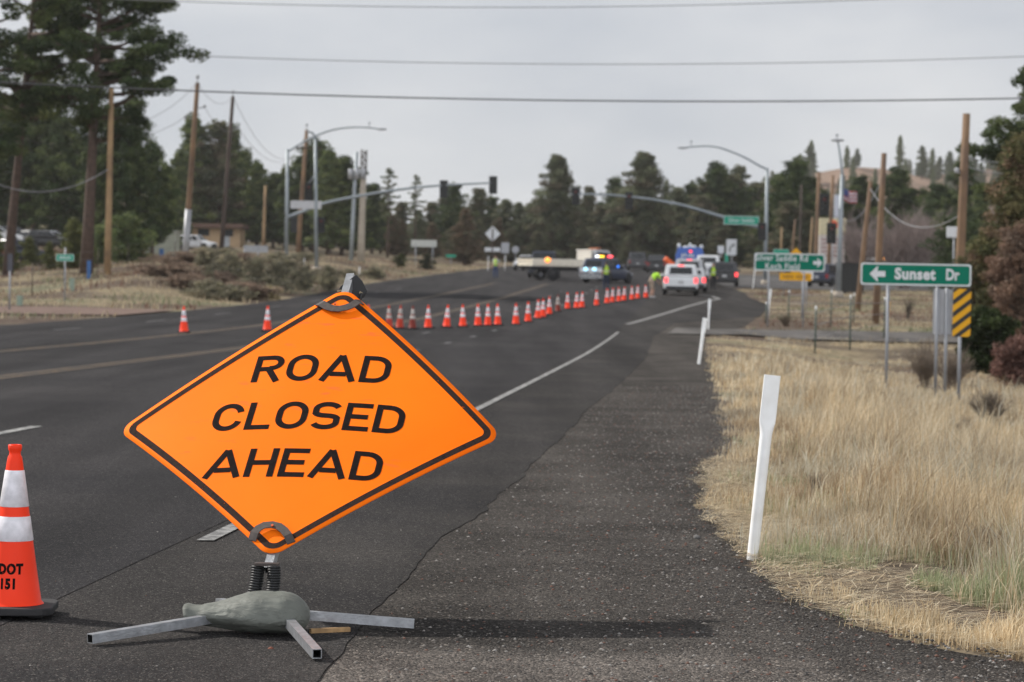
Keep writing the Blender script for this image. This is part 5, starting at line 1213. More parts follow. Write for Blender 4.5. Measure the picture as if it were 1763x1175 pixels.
# parked cars in the left woods
car('parked_car', 'dark navy hatchback parked low at the far left edge among the junipers', 'car', vloc(32, 172, False), R(35), p_navy, L=4.4, Wd=1.85, H=1.6, belt=1.0, rear_lights='off')
GP = 'cars parked among the left pines'
for px, Y, hd, pm, lb in ((-4, 228, 80, p_white, 'white car cut off by the left frame edge behind the pines'), (26, 240, 75, p_black, 'black car between the two leftmost parked cars behind the pines'), (52, 236, 60, p_dgrey, 'dark grey car with pale glints among the left pines'), (75, 232, 48, p_black, 'dark car with a red tail light among the left pines'), (92, 240, 70, p_silver, 'silver car with a bright bonnet right of the parked cars in the left woods'),):
    car('parked_car', lb, 'car', vloc(px, Y, False), R(hd), pm, L=4.5, Wd=1.85, H=1.6, rear_lights='off', group=GP)
car('parked_car', 'small white vehicle parked left of the tan building', 'car', vloc(338, 270, False), R(110), p_white, L=4.2, Wd=1.8, H=1.6)
car('parked_car', 'dark blue car behind the brown poles near the pylon sign', 'car', vloc(1422, 190, False), R(25), p_navy, L=4.5, Wd=1.85, H=1.7)
# police car
pl = car('police_car', 'dark blue police car with white rear and flashing roof lights', 'police car', vloc(1045, 187), R(29), p_police, L=5.0, Wd=2.0, H=1.78, belt=1.1, cab=(-.46, .22), roof=(-.40, .02), rear_lights='off', rim=m_rimd, wheel_r=.38)
mb = MB(); mb.box((0, -2.515, .92), (1.86, .03, .34)); mb.build('white_tailgate', p_white, pl)
mb = MB()
for i in range(8): mb.box((-.8+.23*i, -2.575, .47), (.11, .02, .26), Matrix.Rotation(.5 if i < 4 else -.5, 3, 'Y'))
mb.build('chevron_stripes', m_trim, pl); mb = MB(); mb.box((0, -2.555, .47), (1.84, .03, .30)); mb.build('white_bumper_strip', p_white, pl)
mb = MB(); mb.box((0, -.55, 1.84), (1.35, .30, .06)); lb = mb.build('light_bar', m_trim, pl)
for x, c, e, s_ in ((-.50, (.9, .95, 1), 3.2, .30), (-.20, (1, .55, .03), 3.2, .30), (.50, (1, .08, .10), 3, .32)): 
    mb = MB(); mb.box((x, -.55, 1.93), (s_, .30, .14)); mb.build('flashing_lamp', M('lamp_lit', c, .3, emit=c, estr=e), lb, bevel=.03)
for x in (-.45, .25): mb = MB(); mb.ell((x, -2.55, .98), (.17, .05, .12), 12, 8); mb.build('rear_strobe', M('strobe_lit', (.5, .8, 1), .3, emit=(.35, .75, 1), estr=1.7), pl)
mb = MB(); mb.ell((.98, -.2, 1.22), (.06, .14, .10), 10, 6); mb.build('blue_strobe', M('blue_lit', (.05, .2, 1), .3, emit=(.05, .25, 1), estr=1.6), pl)
# flatbed tow truck: +Y forward, heading to the right
rt = root('flatbed_truck', 'flatbed tow truck with a cream empty bed standing across the road', 'truck', vloc(978, 197), -R(62))
mb = MB(); mb.box((0, -1.2, 1.12), (2.4, 5.2, .16)); bedp = mb.build('flat_bed', M('cream_bed', (.70, .64, .52), .6, var=.15), rt, bevel=.03)
for s in (-1, 1): mb = MB(); mb.box((s*1.18, -1.2, 1.40), (.06, 5.2, .42)); mb.build('side_rail', M('cream_rail', (.74, .68, .56), .6, var=.12), bedp)
mb = MB(); mb.box((0, 1.42, 1.75), (2.3, .14, 1.15)); mb.box((0, 1.42, 2.36), (2.4, .2, .12)); mb.build('headboard', M('cream_head', (.5, .48, .44), .6), rt, bevel=.03)
mb = MB(); mb.box((0, -.3, .86), (.9, 6.6, .24)); mb.build('chassis', m_trim, rt)
mb = MB(); prof = [(1.65, .62), (4.35, .62), (4.4, 1.25), (3.55, 1.45), (3.0, 2.35), (1.75, 2.4), (1.65, 1.4)]; mb.prism(prof, -1.05, 1.05, ((0, 0, 0), Y3, Z3, X3)); cb = mb.build('cab', p_silver, rt, bevel=.07)
for s in (-1, 1):
    mb = MB(); mb.add([Vector((s*1.056, y, z)) for y, z in ((1.95, 1.5), (3.25, 1.5), (2.9, 2.18), (1.95, 2.2))], [(0, 1, 2, 3) if s > 0 else (3, 2, 1, 0)]); mb.build('side_window', m_glass, cb)
mb = MB(); mb.add([Vector((x, y, z)) for x, y, z in ((-.9, 3.54, 1.52), (.9, 3.54, 1.52), (.85, 3.06, 2.3), (-.85, 3.06, 2.3))], [(0, 1, 2, 3)]); mb.build('windscreen', m_glass, cb)
mb = MB(); mb.box((0, 2.3, 2.50), (1.4, .28, .12)); mb.build('roof_light_bar', M('amber_dull', (.35, .10, .03), .4), cb, bevel=.02)
wheels(rt, (-1.9, 3.5), 1.12, .45, m_rim, .32)
mb = MB(); mb.ell((1.25, -2.5, 1.52), (.22, .22, .20), 12, 8); mb.build('amber_beacon', M('amber_lit', (1, .4, .05), .3, emit=(1, .30, .05), estr=2.0), rt)
mb = MB(); mb.box((1.05, .7, .75), (.35, .8, .45)); mb.build('tool_box', m_alum, rt, bevel=.02)
# blue service truck
rt = root('service_truck', 'bright blue service truck with white gear on its roof', 'truck', vloc(1187, 215), -R(4)); m_bt = M('truck_blue', (.045, .12, .42), .5, var=.1)
mb = MB(); prof = [(-1.18, .55), (1.18, .55), (1.18, 2.0), (.98, 2.62), (-.98, 2.62), (-1.18, 2.0)]; mb.prism(prof, -3.2, .8, ((0, 0, 0), X3, Z3, Y3)); bx = mb.build('box_body', m_bt, rt, bevel=.05)
mb = MB(); prof = [(.8, .5), (3.2, .5), (3.2, 1.3), (2.5, 1.45), (2.1, 2.3), (.8, 2.3)]; mb.prism(prof, -1.05, 1.05, ((0, 0, 0), Y3, Z3, X3)); mb.build('cab', m_bt, rt, bevel=.06)
q = MB()
for i in range(5): q.box((-.62+.22*i, -3.23, 1.95+.06*(i % 2)), (.13, .02, .34-.1*(i % 3)))
q.build('white_markings', m_wh, bx)
for x, w_, hh in ((-.92, .30, .40), (-.30, .6, .18), (.30, .5, .24), (.95, .30, .30), (0.0, .25, .42)): q = MB(); q.lathe([(0, 0), (w_/2, 0), (w_/2*.9, hh*.8), (0, hh)], 10, (x, -2.5+abs(x), 2.62)); q.build('roof_gear', m_wh, rt)
wheels(rt, (-2.1, 2.4), 1.12, .45, m_rim, .3)
for s in (-1, 1): q = MB(); q.box((s*1.0, -3.22, .9), (.2, .06, .2)); q.build('tail_light', m_tail, rt)
q = MB(); q.ell((.05, -3.25, 2.32), (.15, .06, .10), 10, 6); q.build('high_light', m_brake, rt)
q = MB(); q.box((0, -3.25, .55), (2.3, .15, .2)); q.build('rear_bumper', m_trim, rt)
# orange roll-up sign held out beside the blue truck
b = vloc(1152, 208); rt = root('orange_flag_sign', 'slanting orange flag left of the blue service truck', 'flag', b); z = at(1152, 452, 208).z-b.z; d_ = Matrix.Rotation(R(-30), 3, 'Y')
mb = MB(); mb.v = []
for i in range(7):
    for j in range(4): u, v = i/6-.5, j/3-.5; p_ = Matrix.Rotation(R(38), 3, 'Y') @ Vector((u*1.05, .06*math.sin(u*9+v*3), v*.42)); mb.v.append(tuple(p_+Vector((0, 0, z))))
for i in range(6):
    for j in range(3): mb.f.append([i*4+j, (i+1)*4+j, (i+1)*4+j+1, i*4+j+1]); mb.mi.append(0); mb.sm.append(True)
o = mb.build('cloth', M('flag_orange', (.85, .13, .03), .6), rt); so = o.modifiers.new('s', 'SOLIDIFY'); so.thickness = .01; post(rt, .55, 0, z+.2, .025)
# ================================================================== PEOPLE
m_skin = M('skin', (.42, .24, .17), .55); m_shoe = M('shoes', (.03, .028, .027), .7); m_shoew = M('pale_shoes', (.45, .45, .45), .7); m_hair = M('dark_hair', (.03, .02, .015), .8)
m_vest = M('hi_vis', (.42, .62, .03), .7, var=.08, scale=6); m_neon = M('neon_shirt', (.46, .82, .04), .7, var=.06, scale=6); m_tape = M('vest_tape', (.6, .6, .58), .5)
def seg(mb, a, b, ra, rb, n=10):
    a, b = Vector(a), Vector(b); mb.tube([a.lerp(b, t_) for t_ in (0, .33, .66, 1)], [ra+(rb-ra)*t_ for t_ in (0, .33, .66, 1)], n); mb.ell(a, (ra,)*3, n, 6); mb.ell(b, (rb,)*3, n, 6)
def fuse(mb, name, mat, parent, voxel=.012):
    o = mb.build(name, mat, parent); m_ = o.modifiers.new('remesh', 'REMESH'); m_.mode = 'VOXEL'; m_.voxel_size = voxel; m_.use_smooth_shade = True
    s_ = o.modifiers.new('smooth', 'SMOOTH'); s_.iterations = 3; s_.factor = .5; return o
def person(label, loc, face, pose, shirt, trousers, shorts=False, hat=None, vest=True, shoes=m_shoe, sleeves=None, held=None):
    rt = root('person', label, 'person', loc, face); J = dict(
        pel=(0, 0, .93), wst=(0, 0, 1.10), cst=(0, .0, 1.32), nck=(0, 0, 1.50), hd=(0, .02, 1.64), shL=(-.19, 0, 1.44), shR=(.19, 0, 1.44), elL=(-.25, .0, 1.16), elR=(.25, .0, 1.16),
        haL=(-.25, .10, .92), haR=(.25, .10, .92), hpL=(-.10, 0, .90), hpR=(.10, 0, .90), knL=(-.12, .02, .50), knR=(.12, .02, .50), anL=(-.13, 0, .09), anR=(.13, 0, .09)); J.update(pose); J = {k_: Vector(v) for k_, v in J.items()}
    body = MB(); up = (J['hd']-J['nck']).normalized()
    seg(body, J['pel'], J['wst'], .125, .115); seg(body, J['wst'], J['cst'], .115, .13); seg(body, J['cst'], J['nck'], .12, .06); seg(body, J['nck'], J['hd'], .055, .06)
    seg(body, J['shL'], J['shR'], .07, .07); hd = J['hd']; body.ell(hd, (.078, .098, .118), 16, 12); body.ell(hd+Vector((0, .098, -.015)), (.014, .022, .022), 8, 6); body.ell(hd+Vector((0, .07, -.07)), (.04, .035, .03), 8, 6)
    for s in (-1, 1): body.ell(hd+Vector((s*.08, -.005, -.01)), (.012, .02, .03), 8, 6)
    for s in 'LR':
        seg(body, J['sh'+s], J['el'+s], .050, .040); seg(body, J['el'+s], J['ha'+s], .040, .026)
        seg(body, J['hp'+s], J['kn'+s], .085, .055); seg(body, J['kn'+s], J['an'+s], .055, .038)
        f = (J['ha'+s]-J['el'+s]).normalized(); sd_ = Vector((1, 0, 0)) if abs(f.x) < .8 else Vector((0, 1, 0)); sd_ = (sd_-f*sd_.dot(f)).normalized(); nn = f.cross(sd_)
        pc = J['ha'+s]+f*.05; body.tube([J['ha'+s], pc, pc+f*.045], [.026, .034, .034], 8)
        for q_, ln in ((-.027, .062), (-.009, .078), (.009, .073), (.027, .055)):
            a_ = pc+f*.03+sd_*q_; b_ = a_+f*ln*.55+nn*.008; c_ = b_+f*ln*.4+nn*.028; body.tube([a_, b_, c_], [.0095, .009, .0075], 6)
        th = -1 if s == 'R' else 1; a_ = J['ha'+s]+f*.025+sd_*.022*th; body.tube([a_, a_+f*.03+sd_*.030*th, a_+f*.06+sd_*.034*th+nn*.012], [.012, .011, .009], 6)
        ft = MB(); ft.ell(J['an'+s]+Vector((0, .075, -.045)), (.048, .135, .045), 12, 8); ft.ell(J['an'+s]+Vector((0, -.0, -.03)), (.045, .06, .06), 10, 6); fuse(ft, 'shoe', shoes, rt, .014)
    fuse(body, 'body', m_skin, rt, .0085)
    for s in (-1, 1): e = MB(); e.ell(hd+Vector((s*.032, .088, .012)), (.012, .008, .007), 8, 6); e.build('eye', m_trim, rt)
    e = MB(); e.ell(hd+Vector((0, .088, -.062)), (.024, .012, .006), 8, 6); e.build('mouth', M('lips', (.3, .1, .09), .6), rt)
    hr = MB(); hr.ell(hd+Vector((0, -.018, .022)), (.088, .100, .112), 14, 10); hr.v = [(x, y, max(z, hd.z-.045) if y < hd.y+.03 else max(z, hd.z+.055)) for x, y, z in hr.v]; hr.build('hair', hat or m_hair, rt)
    tr = MB(); kf = .75 if shorts else 1.0; seg(tr, J['pel'], J['wst'], .148, .128)
    for s in 'LR':
        seg(tr, J['hp'+s], J['kn'+s] if not shorts else J['hp'+s].lerp(J['kn'+s], .85), .105, .078 if not shorts else .095)
        if not shorts: seg(tr, J['kn'+s], J['an'+s]+Vector((0, 0, .03)), .075, .062)
    fuse(tr, 'trousers', trousers, rt, .014)
    sh = MB(); seg(sh, J['wst']-Vector((0, 0, .04)), J['cst'], .142, .155); seg(sh, J['cst'], J['cst'].lerp(J['nck'], .8), .15, .085); seg(sh, J['shL'], J['shR'], .082, .082)
    arm = .6 if sleeves != 'long' else 1
    for s in 'LR':
        seg(sh, J['sh'+s], J['sh'+s].lerp(J['el'+s], arm), .075, .058)
        if sleeves == 'long': seg(sh, J['el'+s], J['el'+s].lerp(J['ha'+s], .93), .055, .042)
    fuse(sh, 'shirt', shirt, rt, .014)
    if vest:
        v_ = MB(); seg(v_, J['wst']-Vector((0, 0, .06)), J['cst'], .158, .172); seg(v_, J['cst'], J['cst'].lerp(J['nck'], .7), .168, .105); ob = fuse(v_, 'vest', m_vest, rt, .014)
        ax = (J['cst']-J['wst']).normalized(); mt = J['wst'].lerp(J['cst'], .35); t2_ = MB(); t2_.tube([mt-ax*.03, mt+ax*.03], [.172, .176], 18); t2_.build('reflective_band', m_tape, ob)
    return rt
jeans = M('blue_jeans', (.035, .06, .14), .8); navy = M('navy_trousers', (.02, .028, .055), .8); black = M('black_trousers', (.012, .012, .014), .8); khaki = M('khaki_shorts', (.30, .23, .17), .8); dshirt = M('dark_shirt', (.03, .035, .06), .8); wshirt = M('white_shirt', (.5, .5, .5), .8)
person('person in a yellow vest and blue jeans standing alone far left of the flatbed', vloc(853, 200), R(160), {}, wshirt, jeans)
person('person in a yellow vest and navy trousers standing at the police car', vloc(1043, 158), R(20), {'haR': (.14, .25, 1.10), 'elR': (.27, .05, 1.16)}, dshirt, navy)
person('bending person in a neon shirt and khaki shorts at the end of the cones', vloc(1123, 138), R(-60), {'pel': (0, -.10, .90), 'wst': (0, -.02, 1.06), 'cst': (0, .16, 1.20), 'nck': (0, .30, 1.30), 'hd': (0, .42, 1.38), 'shL': (-.19, .24, 1.26), 'shR': (.19, .24, 1.26), 'elL': (-.24, .36, 1.00), 'elR': (.24, .36, 1.0), 'haL': (-.16, .50, .82), 'haR': (.16, .50, .82), 'hpL': (-.10, -.08, .87), 'hpR': (.10, -.08, .87), 'knL': (-.12, .14, .48), 'knR': (.12, -.10, .48), 'anL': (-.13, .12, .09), 'anR': (.13, -.22, .09)}, m_neon, khaki, shorts=True, vest=False, shoes=m_shoew)
person('person in a yellow vest and black trousers between the queue and the black wagon', vloc(1227, 163), R(200), {}, dshirt, black, sleeves='long', hat=m_trim)
# ================================================================== TREES
m_bark = M('pine_bark', (.075, .048, .036), .9, var=.35, scale=4, bump=.5, bscale=20); m_barkd = M('dark_bark', (.035, .028, .024), .9, var=.3, scale=3)
m_need = tint_mat('needles', .7, .15, .25)
def crown(seed, H, base, rad, n_br, n_face, fs, pal, prof='round', squash=.8, up=.3, clump=.6, lean=(0, 0), asym=None, start=.22):
    rs = np.random.RandomState(seed); cs = []; limbs = []
    for i in range(n_br):
        f = base+(1-base)*min(.995, (i+rs.uniform(0, 1))/n_br)**.95; u = (f-base)/(1-base)
        if prof == 'round': rr = rad*(1-(2*u-.85)**2*.62)*(1 if u < .9 else .7)
        elif prof == 'cone': rr = rad*(1-u)**.75+.06*rad
        elif prof == 'column': rr = rad*min(1, (1-u)*1.75+.14)*min(1, .8+u*.7)
        else: rr = rad*math.sqrt(max(.02, 1-(2*u-1)**2))
        a = rs.uniform(0, 2*math.pi); rr *= rs.uniform(.45, 1.15)
        if asym: rr *= asym(a, u)
        z0 = f*H; o = np.array([lean[0]*z0, lean[1]*z0, z0]); d = np.array([math.cos(a), math.sin(a), up*rs.uniform(-.6, 1.2)])
        limbs.append((o*np.array([1, 1, 1])-np.array([0, 0, rr*.12]), o+d*rr*.8, .006*H*(1-u)+.012))
        for t_ in np.linspace(start, 1, max(2, int(rr/(clump*.75)))): cs.append((o+d*rr*t_+rs.normal(0, clump*.22, 3), clump*rs.uniform(.55, 1.15)*(1.1-.35*t_), rs.uniform(0, 1)))
    cs.append((np.array([lean[0]*H, lean[1]*H, H*.97]), clump*.7, .5)); cs.append((np.array([lean[0]*H, lean[1]*H, H]), clump*.35, .5))
    m = len(cs); per = max(3, n_face//m); P = []; C = []; pal = np.array(pal)
    for c, r, q in cs:
        v = rs.normal(0, 1, (per, 3)); v /= np.linalg.norm(v, axis=1)[:, None]; v *= (rs.uniform(0, 1, per)**.45)[:, None]*r; v[:, 2] *= squash
        P.append(v+c); col = pal[int(q*len(pal)) % len(pal)]*rs.uniform(.75, 1.3); C.append(col[None]*rs.uniform(.7, 1.35, (per, 1)))
    P = np.concatenate(P); C = np.clip(np.concatenate(C), 0, 1); n = len(P)
    d = rs.normal(0, 1, (n, 3)); d[:, 2] = np.abs(d[:, 2])*.7; d /= np.linalg.norm(d, axis=1)[:, None]; e = np.cross(d, rs.normal(0, 1, (n, 3))); e /= np.linalg.norm(e, axis=1)[:, None]
    s = fs*rs.uniform(.6, 1.4, (n, 1)); V = np.stack([P-d*s*.5, P+e*s*.28, P+d*s*.6, P-e*s*.28], 1).reshape(-1, 3); b = np.arange(n)[:, None]*4
    me = np_mesh('crown', V, b+[[0, 1, 2, 3]], m_need, col=np.repeat(np.concatenate([C, np.ones((n, 1))], 1), 4, 0)); return me, limbs
def trunk(H, r, limbs, lean=(0, 0), bark=m_bark, maxl=60, top=.97):
    mb = MB(); k = 7; mb.tube([Vector((lean[0]*H*f, lean[1]*H*f, H*f-(.3 if f == 0 else 0))) for f in np.linspace(0, top, k)], [r*(1.12 if i == 0 else 1)*(1-.88*f) for i, f in enumerate(np.linspace(0, 1, k))], 10)
    for a, b, w in limbs[:maxl]: m_ = (Vector(a)+Vector(b))/2+Vector((0, 0, -.04*(Vector(b)-Vector(a)).length)); mb.tube([a, m_, b], [w*1.3, w, w*.4], 5)
    return mb.mesh('trunk', bark)
def tree_proto(me_c, me_t, name):
    rt = bpy.data.objects.new(name, None); COL.objects.link(rt); link('trunk', me_t, rt); link('crown', me_c, rt); return rt
DG = [(0.0506, 0.0744, 0.0298), (0.0684, 0.0922, 0.0357), (0.0893, 0.1102, 0.0417), (0.0417, 0.0595, 0.0283)]
OG = [(0.1265, 0.1563, 0.0566), (0.1563, 0.1815, 0.0684), (0.0922, 0.1236, 0.0476), (0.0773, 0.0982, 0.0447)]
GG = [(0.131, 0.1488, 0.0833), (0.1563, 0.1712, 0.1013), (0.1013, 0.122, 0.0715), (0.1712, 0.1712, 0.1071)]
BR = [(0.1525, 0.1074, 0.0708), (0.122, 0.0976, 0.0659), (0.1037, 0.1025, 0.061), (0.1769, 0.1269, 0.0854)]
KB = [(0.1131, 0.1191, 0.0715), (0.134, 0.131, 0.0744), (0.1563, 0.131, 0.0893), (0.0864, 0.0982, 0.0625)]
RB = [(.21, .135, .095), (.17, .11, .08), (.14, .10, .075)]
protos = {}
def proto(key, H, base, rad, n_br, nf, fs, pal, prof, name='pine_tree', bark=m_bark, r=None, **k_):
    me, lb = crown(hash(key) % 1000 if False else sum(map(ord, key)), H, base, rad, n_br, nf, fs, pal, prof, **k_); protos[key] = (tree_proto(me, trunk(H, r or H*.017, lb, k_.get('lean', (0, 0)), bark), name), H); protos[key+'_used'] = False
proto('pine_a', 14, 0.13, 2.9, 108, 25500, .26, DG, 'round', clump=.85); proto('pine_b', 14, 0.08, 2.6, 124, 25500, .26, OG, 'cone', clump=.75)
proto('pine_c', 14, 0.07, 3.0, 124, 27200, .26, KB, 'column', clump=.9); proto('pine_d', 14, 0.06, 3.2, 124, 27200, .26, GG, 'column', clump=.85)
proto('pine_e', 14, 0.07, 3.4, 139, 25500, .26, BR, 'cone', clump=.85, name='brown_pine'); proto('pine_f', 14, 0.24, 2.2, 69, 15300, .26, KB, 'round', clump=.7)
proto('pine_g', 14, 0.06, 3.4, 124, 27200, .26, DG, 'column', clump=.9); proto('thin', 14, .45, 1.4, 26, 2600, .22, GG, 'round', clump=.45, r=.16)
proto('tall', 14, .04, 2.75, 210, 46000, .22, GG[:2]+KB, 'column', clump=.95)
proto('bush', 3, .03, 1.3, 50, 9000, .13, [(.115, .125, .045), (.09, .10, .036), (.14, .145, .055)], 'cone', clump=.42, name='juniper_bush', r=.06); proto('bushd', 3, .03, 1.4, 50, 9000, .13, OG, 'dome', clump=.45, name='juniper_bush', r=.06)
def put_tree(key, px, Y, ytop, label, group=None, cat='tree', wide=1.0, name=None, base=None):
    if Y > 250: wide *= 1.28
    rt, H = protos[key]; o = rt if not protos[key+'_used'] else copy_tree(rt); protos[key+'_used'] = True
    b = on(px, Y); hgt = at(px, ytop, Y).z-b.z; s = hgt/H; o.location = b-Vector((0, 0, .1)); o.scale = (s*wide, s*wide, s); o.rotation_euler = (0, 0, rng.uniform(0, 6.28))
    if name: o.name = name
    tag(o, label, cat, group); return o
WID = 1.0
GF = 'low dense pines forming the foot of the far tree belt'
rf = random.Random(3)
for i in range(70):
    px = 285+i*19+rf.uniform(-8, 8)
    if px > 1640: break
    put_tree(rf.choice(['pine_c', 'pine_g', 'pine_c', 'pine_e', 'pine_a', 'pine_d']) if px > 600 else rf.choice(['pine_b', 'pine_a', 'pine_g']), px, rf.uniform(388, 430) if px < 1320 else rf.uniform(300, 340), (345 if px < 620 else 372)+rf.uniform(-14, 26), 'low dense pine at the foot of the far tree belt', GF, wide=1.5)
# --- big ponderosas on the left
def big(seed, px, py, px1, py1, Y, base, rad, n_br, nf, pal, r, label, asym=None, clump=.8, fs=.17):
    b = on(px, Y); L = at(px1, py1, Y)-b; H = L.z; ln = (L.x/H, 0)
    me, lb = crown(seed, H, base, rad, n_br, nf, fs, pal, 'round', clump=clump, lean=ln, asym=asym, squash=.55, up=.25, start=.48)
    rt = root('ponderosa_pine', label, 'tree', b); link('trunk', trunk(H, r, lb, ln, m_bark, 120), rt); link('crown', me, rt); return rt
big(11, 148, 470, 182, -190, 140, .36, 4.5, 66, 70000, DG, .36, 'tall dark pine with a bare curved trunk, rightmost of the large left pines', asym=lambda a, u: 1.15 if math.cos(a) > 0 else .85, clump=.95)
big(12, 12, 470, 80, -220, 146, .38, 4.7, 66, 70000, OG[:2]+DG, .30, 'leaning tall pine with a brown trunk near the left frame edge', clump=.95)
big(13, -70, 480, -38, -200, 138, .30, 4.2, 70, 45000, DG, .36, 'dark pine mostly outside the left frame edge', clump=.9)
G2 = 'dark pines behind the big left trunks'
for px, Y, yt, key, w in ((60, 262, 130, 'pine_a', 1.0), (112, 258, 205, 'pine_g', 1.0), (190, 205, 185, 'pine_a', 1.0), (228, 205, 172, 'pine_g', .85), (262, 215, 250, 'pine_a', 1.0), (20, 268, 255, 'pine_g', 1.2), (150, 262, 235, 'pine_g', 1.2), (285, 240, 292, 'pine_b', 1.0), (-20, 262, 190, 'pine_a', 1.0)):
    put_tree(key, px, Y, yt, 'dark dense pine filling the shade behind the big left trunks', G2, wide=w)
G3 = 'small junipers below the left pines'
for px, Y, yt, key, w in ((215, 180, 372, 'bushd', 1.3), (238, 185, 400, 'bush', 1.2), (128, 160, 382, 'bush', 1.1), (145, 165, 410, 'bush', 1.2), (84, 160, 418, 'bush', .8), (50, 168, 410, 'bush', 1.2), (20, 158, 425, 'bush', 1.2), (-8, 160, 400, 'bush', 1.1), (170, 172, 395, 'bushd', 1.0)):
    put_tree(key, px, Y, yt, 'small green juniper growing below the left pines', G3, 'shrub', w)
G4 = 'olive pines between the left poles and the signal mast'
for px, Y, yt, key, w in ((306, 330, 265, 'pine_b', 1.0), (330, 340, 205, 'pine_b', 1.0), (352, 350, 262, 'pine_a', 1), (374, 340, 212, 'pine_f', 1.2), (395, 350, 222, 'pine_b', 1.0), (418, 360, 262, 'pine_b', 1.1), (442, 345, 282, 'pine_b', 1.1), (470, 340, 300, 'pine_a', 1.1), (490, 360, 290, 'pine_b', 1.0), (292, 310, 300, 'pine_b', 1.1), (346, 370, 300, 'pine_b', 1.4), (410, 380, 310, 'pine_b', 1.5), (455, 380, 320, 'pine_a', 1.5)):
    put_tree(key, px, Y, yt, 'olive pine in the row between the left power poles and the signal mast', G4, wide=w)
G5 = 'dark pines behind the left signal mast'
for px, Y, yt, key, w in ((520, 320, 268, 'pine_a', 1.0), (541, 325, 242, 'pine_a', 1.0), (565, 315, 262, 'pine_b', 1.1), (588, 320, 272, 'pine_a', 1.1), (606, 325, 300, 'pine_b', 1.2), (640, 350, 318, 'pine_a', 1.1), (655, 360, 345, 'pine_b', 1.2), (675, 355, 372, 'pine_e', 1.0), (692, 350, 380, 'pine_e', .9), (535, 350, 320, 'pine_g', 1.5)):
    put_tree(key, px, Y, yt, 'dense pine standing behind the left signal mast and concrete pole', G5, wide=w)
put_tree('thin', 667, 330, 290, 'thin sparse pine standing alone above the mast arm, left of the bare top'); put_tree('thin', 714, 345, 302, 'nearly bare pine top poking above the mast arm', wide=.9)
put_tree('pine_e', 799, 300, 362, 'rusty brown dead pine right of the pale blank board', wide=1.15); put_tree('pine_e', 745, 345, 385, 'brown tinged pine behind the pale blank board', wide=1.2)
G6 = 'grey-green pines along the far side of the road'
for px, Y, yt, key, w in ((720, 370, 362, 'pine_d', 1.0), (742, 380, 350, 'pine_c', 1.1), (780, 370, 318, 'pine_g', 1.0), (765, 385, 340, 'pine_c', 1.1), (823, 375, 328, 'pine_c', 1.1), (845, 385, 340, 'pine_g', 1.1), (868, 380, 345, 'pine_d', 1.1), (892, 385, 350, 'pine_d', 1.0), (912, 390, 352, 'pine_c', 1.1), (855, 360, 378, 'pine_e', 1.1), (820, 360, 385, 'pine_c', 1.2), (690, 385, 350, 'pine_c', 1.2), (775, 350, 395, 'pine_c', 1.4), (880, 365, 395, 'pine_c', 1.4)):
    put_tree(key, px, Y, yt, 'grey-green pine in the row beyond the left end of the flatbed', G6, wide=w)
put_tree('tall', 957, 365, 272, 'tall broad grey-green pine above the flatbed truck', wide=1.0); put_tree('tall', 1106, 360, 268, 'tall broad brown-green pine above the far dark vehicles', wide=1.18)
G7 = 'mixed pines behind the vehicles and right signal arm'
for px, Y, yt, key, w in ((935, 385, 345, 'pine_c', 1.3), (985, 390, 350, 'pine_g', 1.3), (1012, 385, 325, 'pine_c', .8), (1035, 380, 355, 'pine_c', 1.3), (1056, 390, 308, 'pine_g', .8), (1060, 370, 350, 'pine_c', 1.3), (1082, 385, 325, 'pine_c', 1.0), (1138, 380, 345, 'pine_c', 1.2), (1165, 375, 325, 'pine_d', 1.1), (1188, 385, 318, 'pine_g', .9), (1205, 365, 340, 'pine_c', 1.3), (1232, 370, 283, 'pine_a', .95), (1215, 380, 318, 'pine_c', 1.2), (1255, 375, 305, 'pine_c', 1.2), (1268, 385, 288, 'pine_f', 1.0), (1282, 370, 325, 'pine_g', 1.2), (1300, 375, 318, 'pine_c', 1.2), (1005, 360, 395, 'pine_c', 1.6), (1150, 360, 390, 'pine_c', 1.6), (1240, 350, 385, 'pine_c', 1.6), (1290, 350, 390, 'pine_g', 1.6), (925, 360, 400, 'pine_c', 1.5), (1085, 350, 400, 'pine_c', 1.5), (1190, 350, 398, 'pine_c', 1.5)):
    put_tree(key, px, Y, yt, 'brownish green pine in the belt behind the stopped vehicles', G7, wide=w)
G8 = 'dark pines behind the right-hand poles'
for px, Y, yt, key, w in ((1342, 300, 300, 'pine_a', 1.0), (1368, 290, 278, 'pine_g', 1.0), (1392, 300, 310, 'pine_c', 1.1), (1325, 320, 345, 'pine_c', 1.3), (1412, 320, 350, 'pine_g', 1.2), (1355, 270, 350, 'pine_c', 1.3), (1385, 270, 365, 'pine_c', 1.2),
                         (1478, 300, 305, 'pine_a', 1.0), (1500, 310, 318, 'pine_g', 1.1), (1543, 280, 292, 'pine_a', .95), (1562, 290, 325, 'pine_g', 1.2), (1525, 300, 345, 'pine_c', 1.2), (1590, 290, 330, 'pine_b', 1.1), (1612, 270, 318, 'pine_g', 1.1), (1635, 260, 330, 'pine_b', 1.2), (1655, 250, 278, 'pine_a', 1.0), (1685, 240, 325, 'pine_b', 1.2), (1575, 250, 372, 'pine_g', 1.3), (1610, 240, 375, 'pine_b', 1.3), (1660, 220, 360, 'pine_g', 1.2)):
    put_tree(key, px, Y, yt, 'dark pine in the group behind the poles on the right', G8, wide=w)
big(31, 1782, 600, 1790, 120, 120, .30, 3.2, 80, 48000, DG, .3, 'dark round-crowned pine entering at the upper right frame edge', clump=.8)
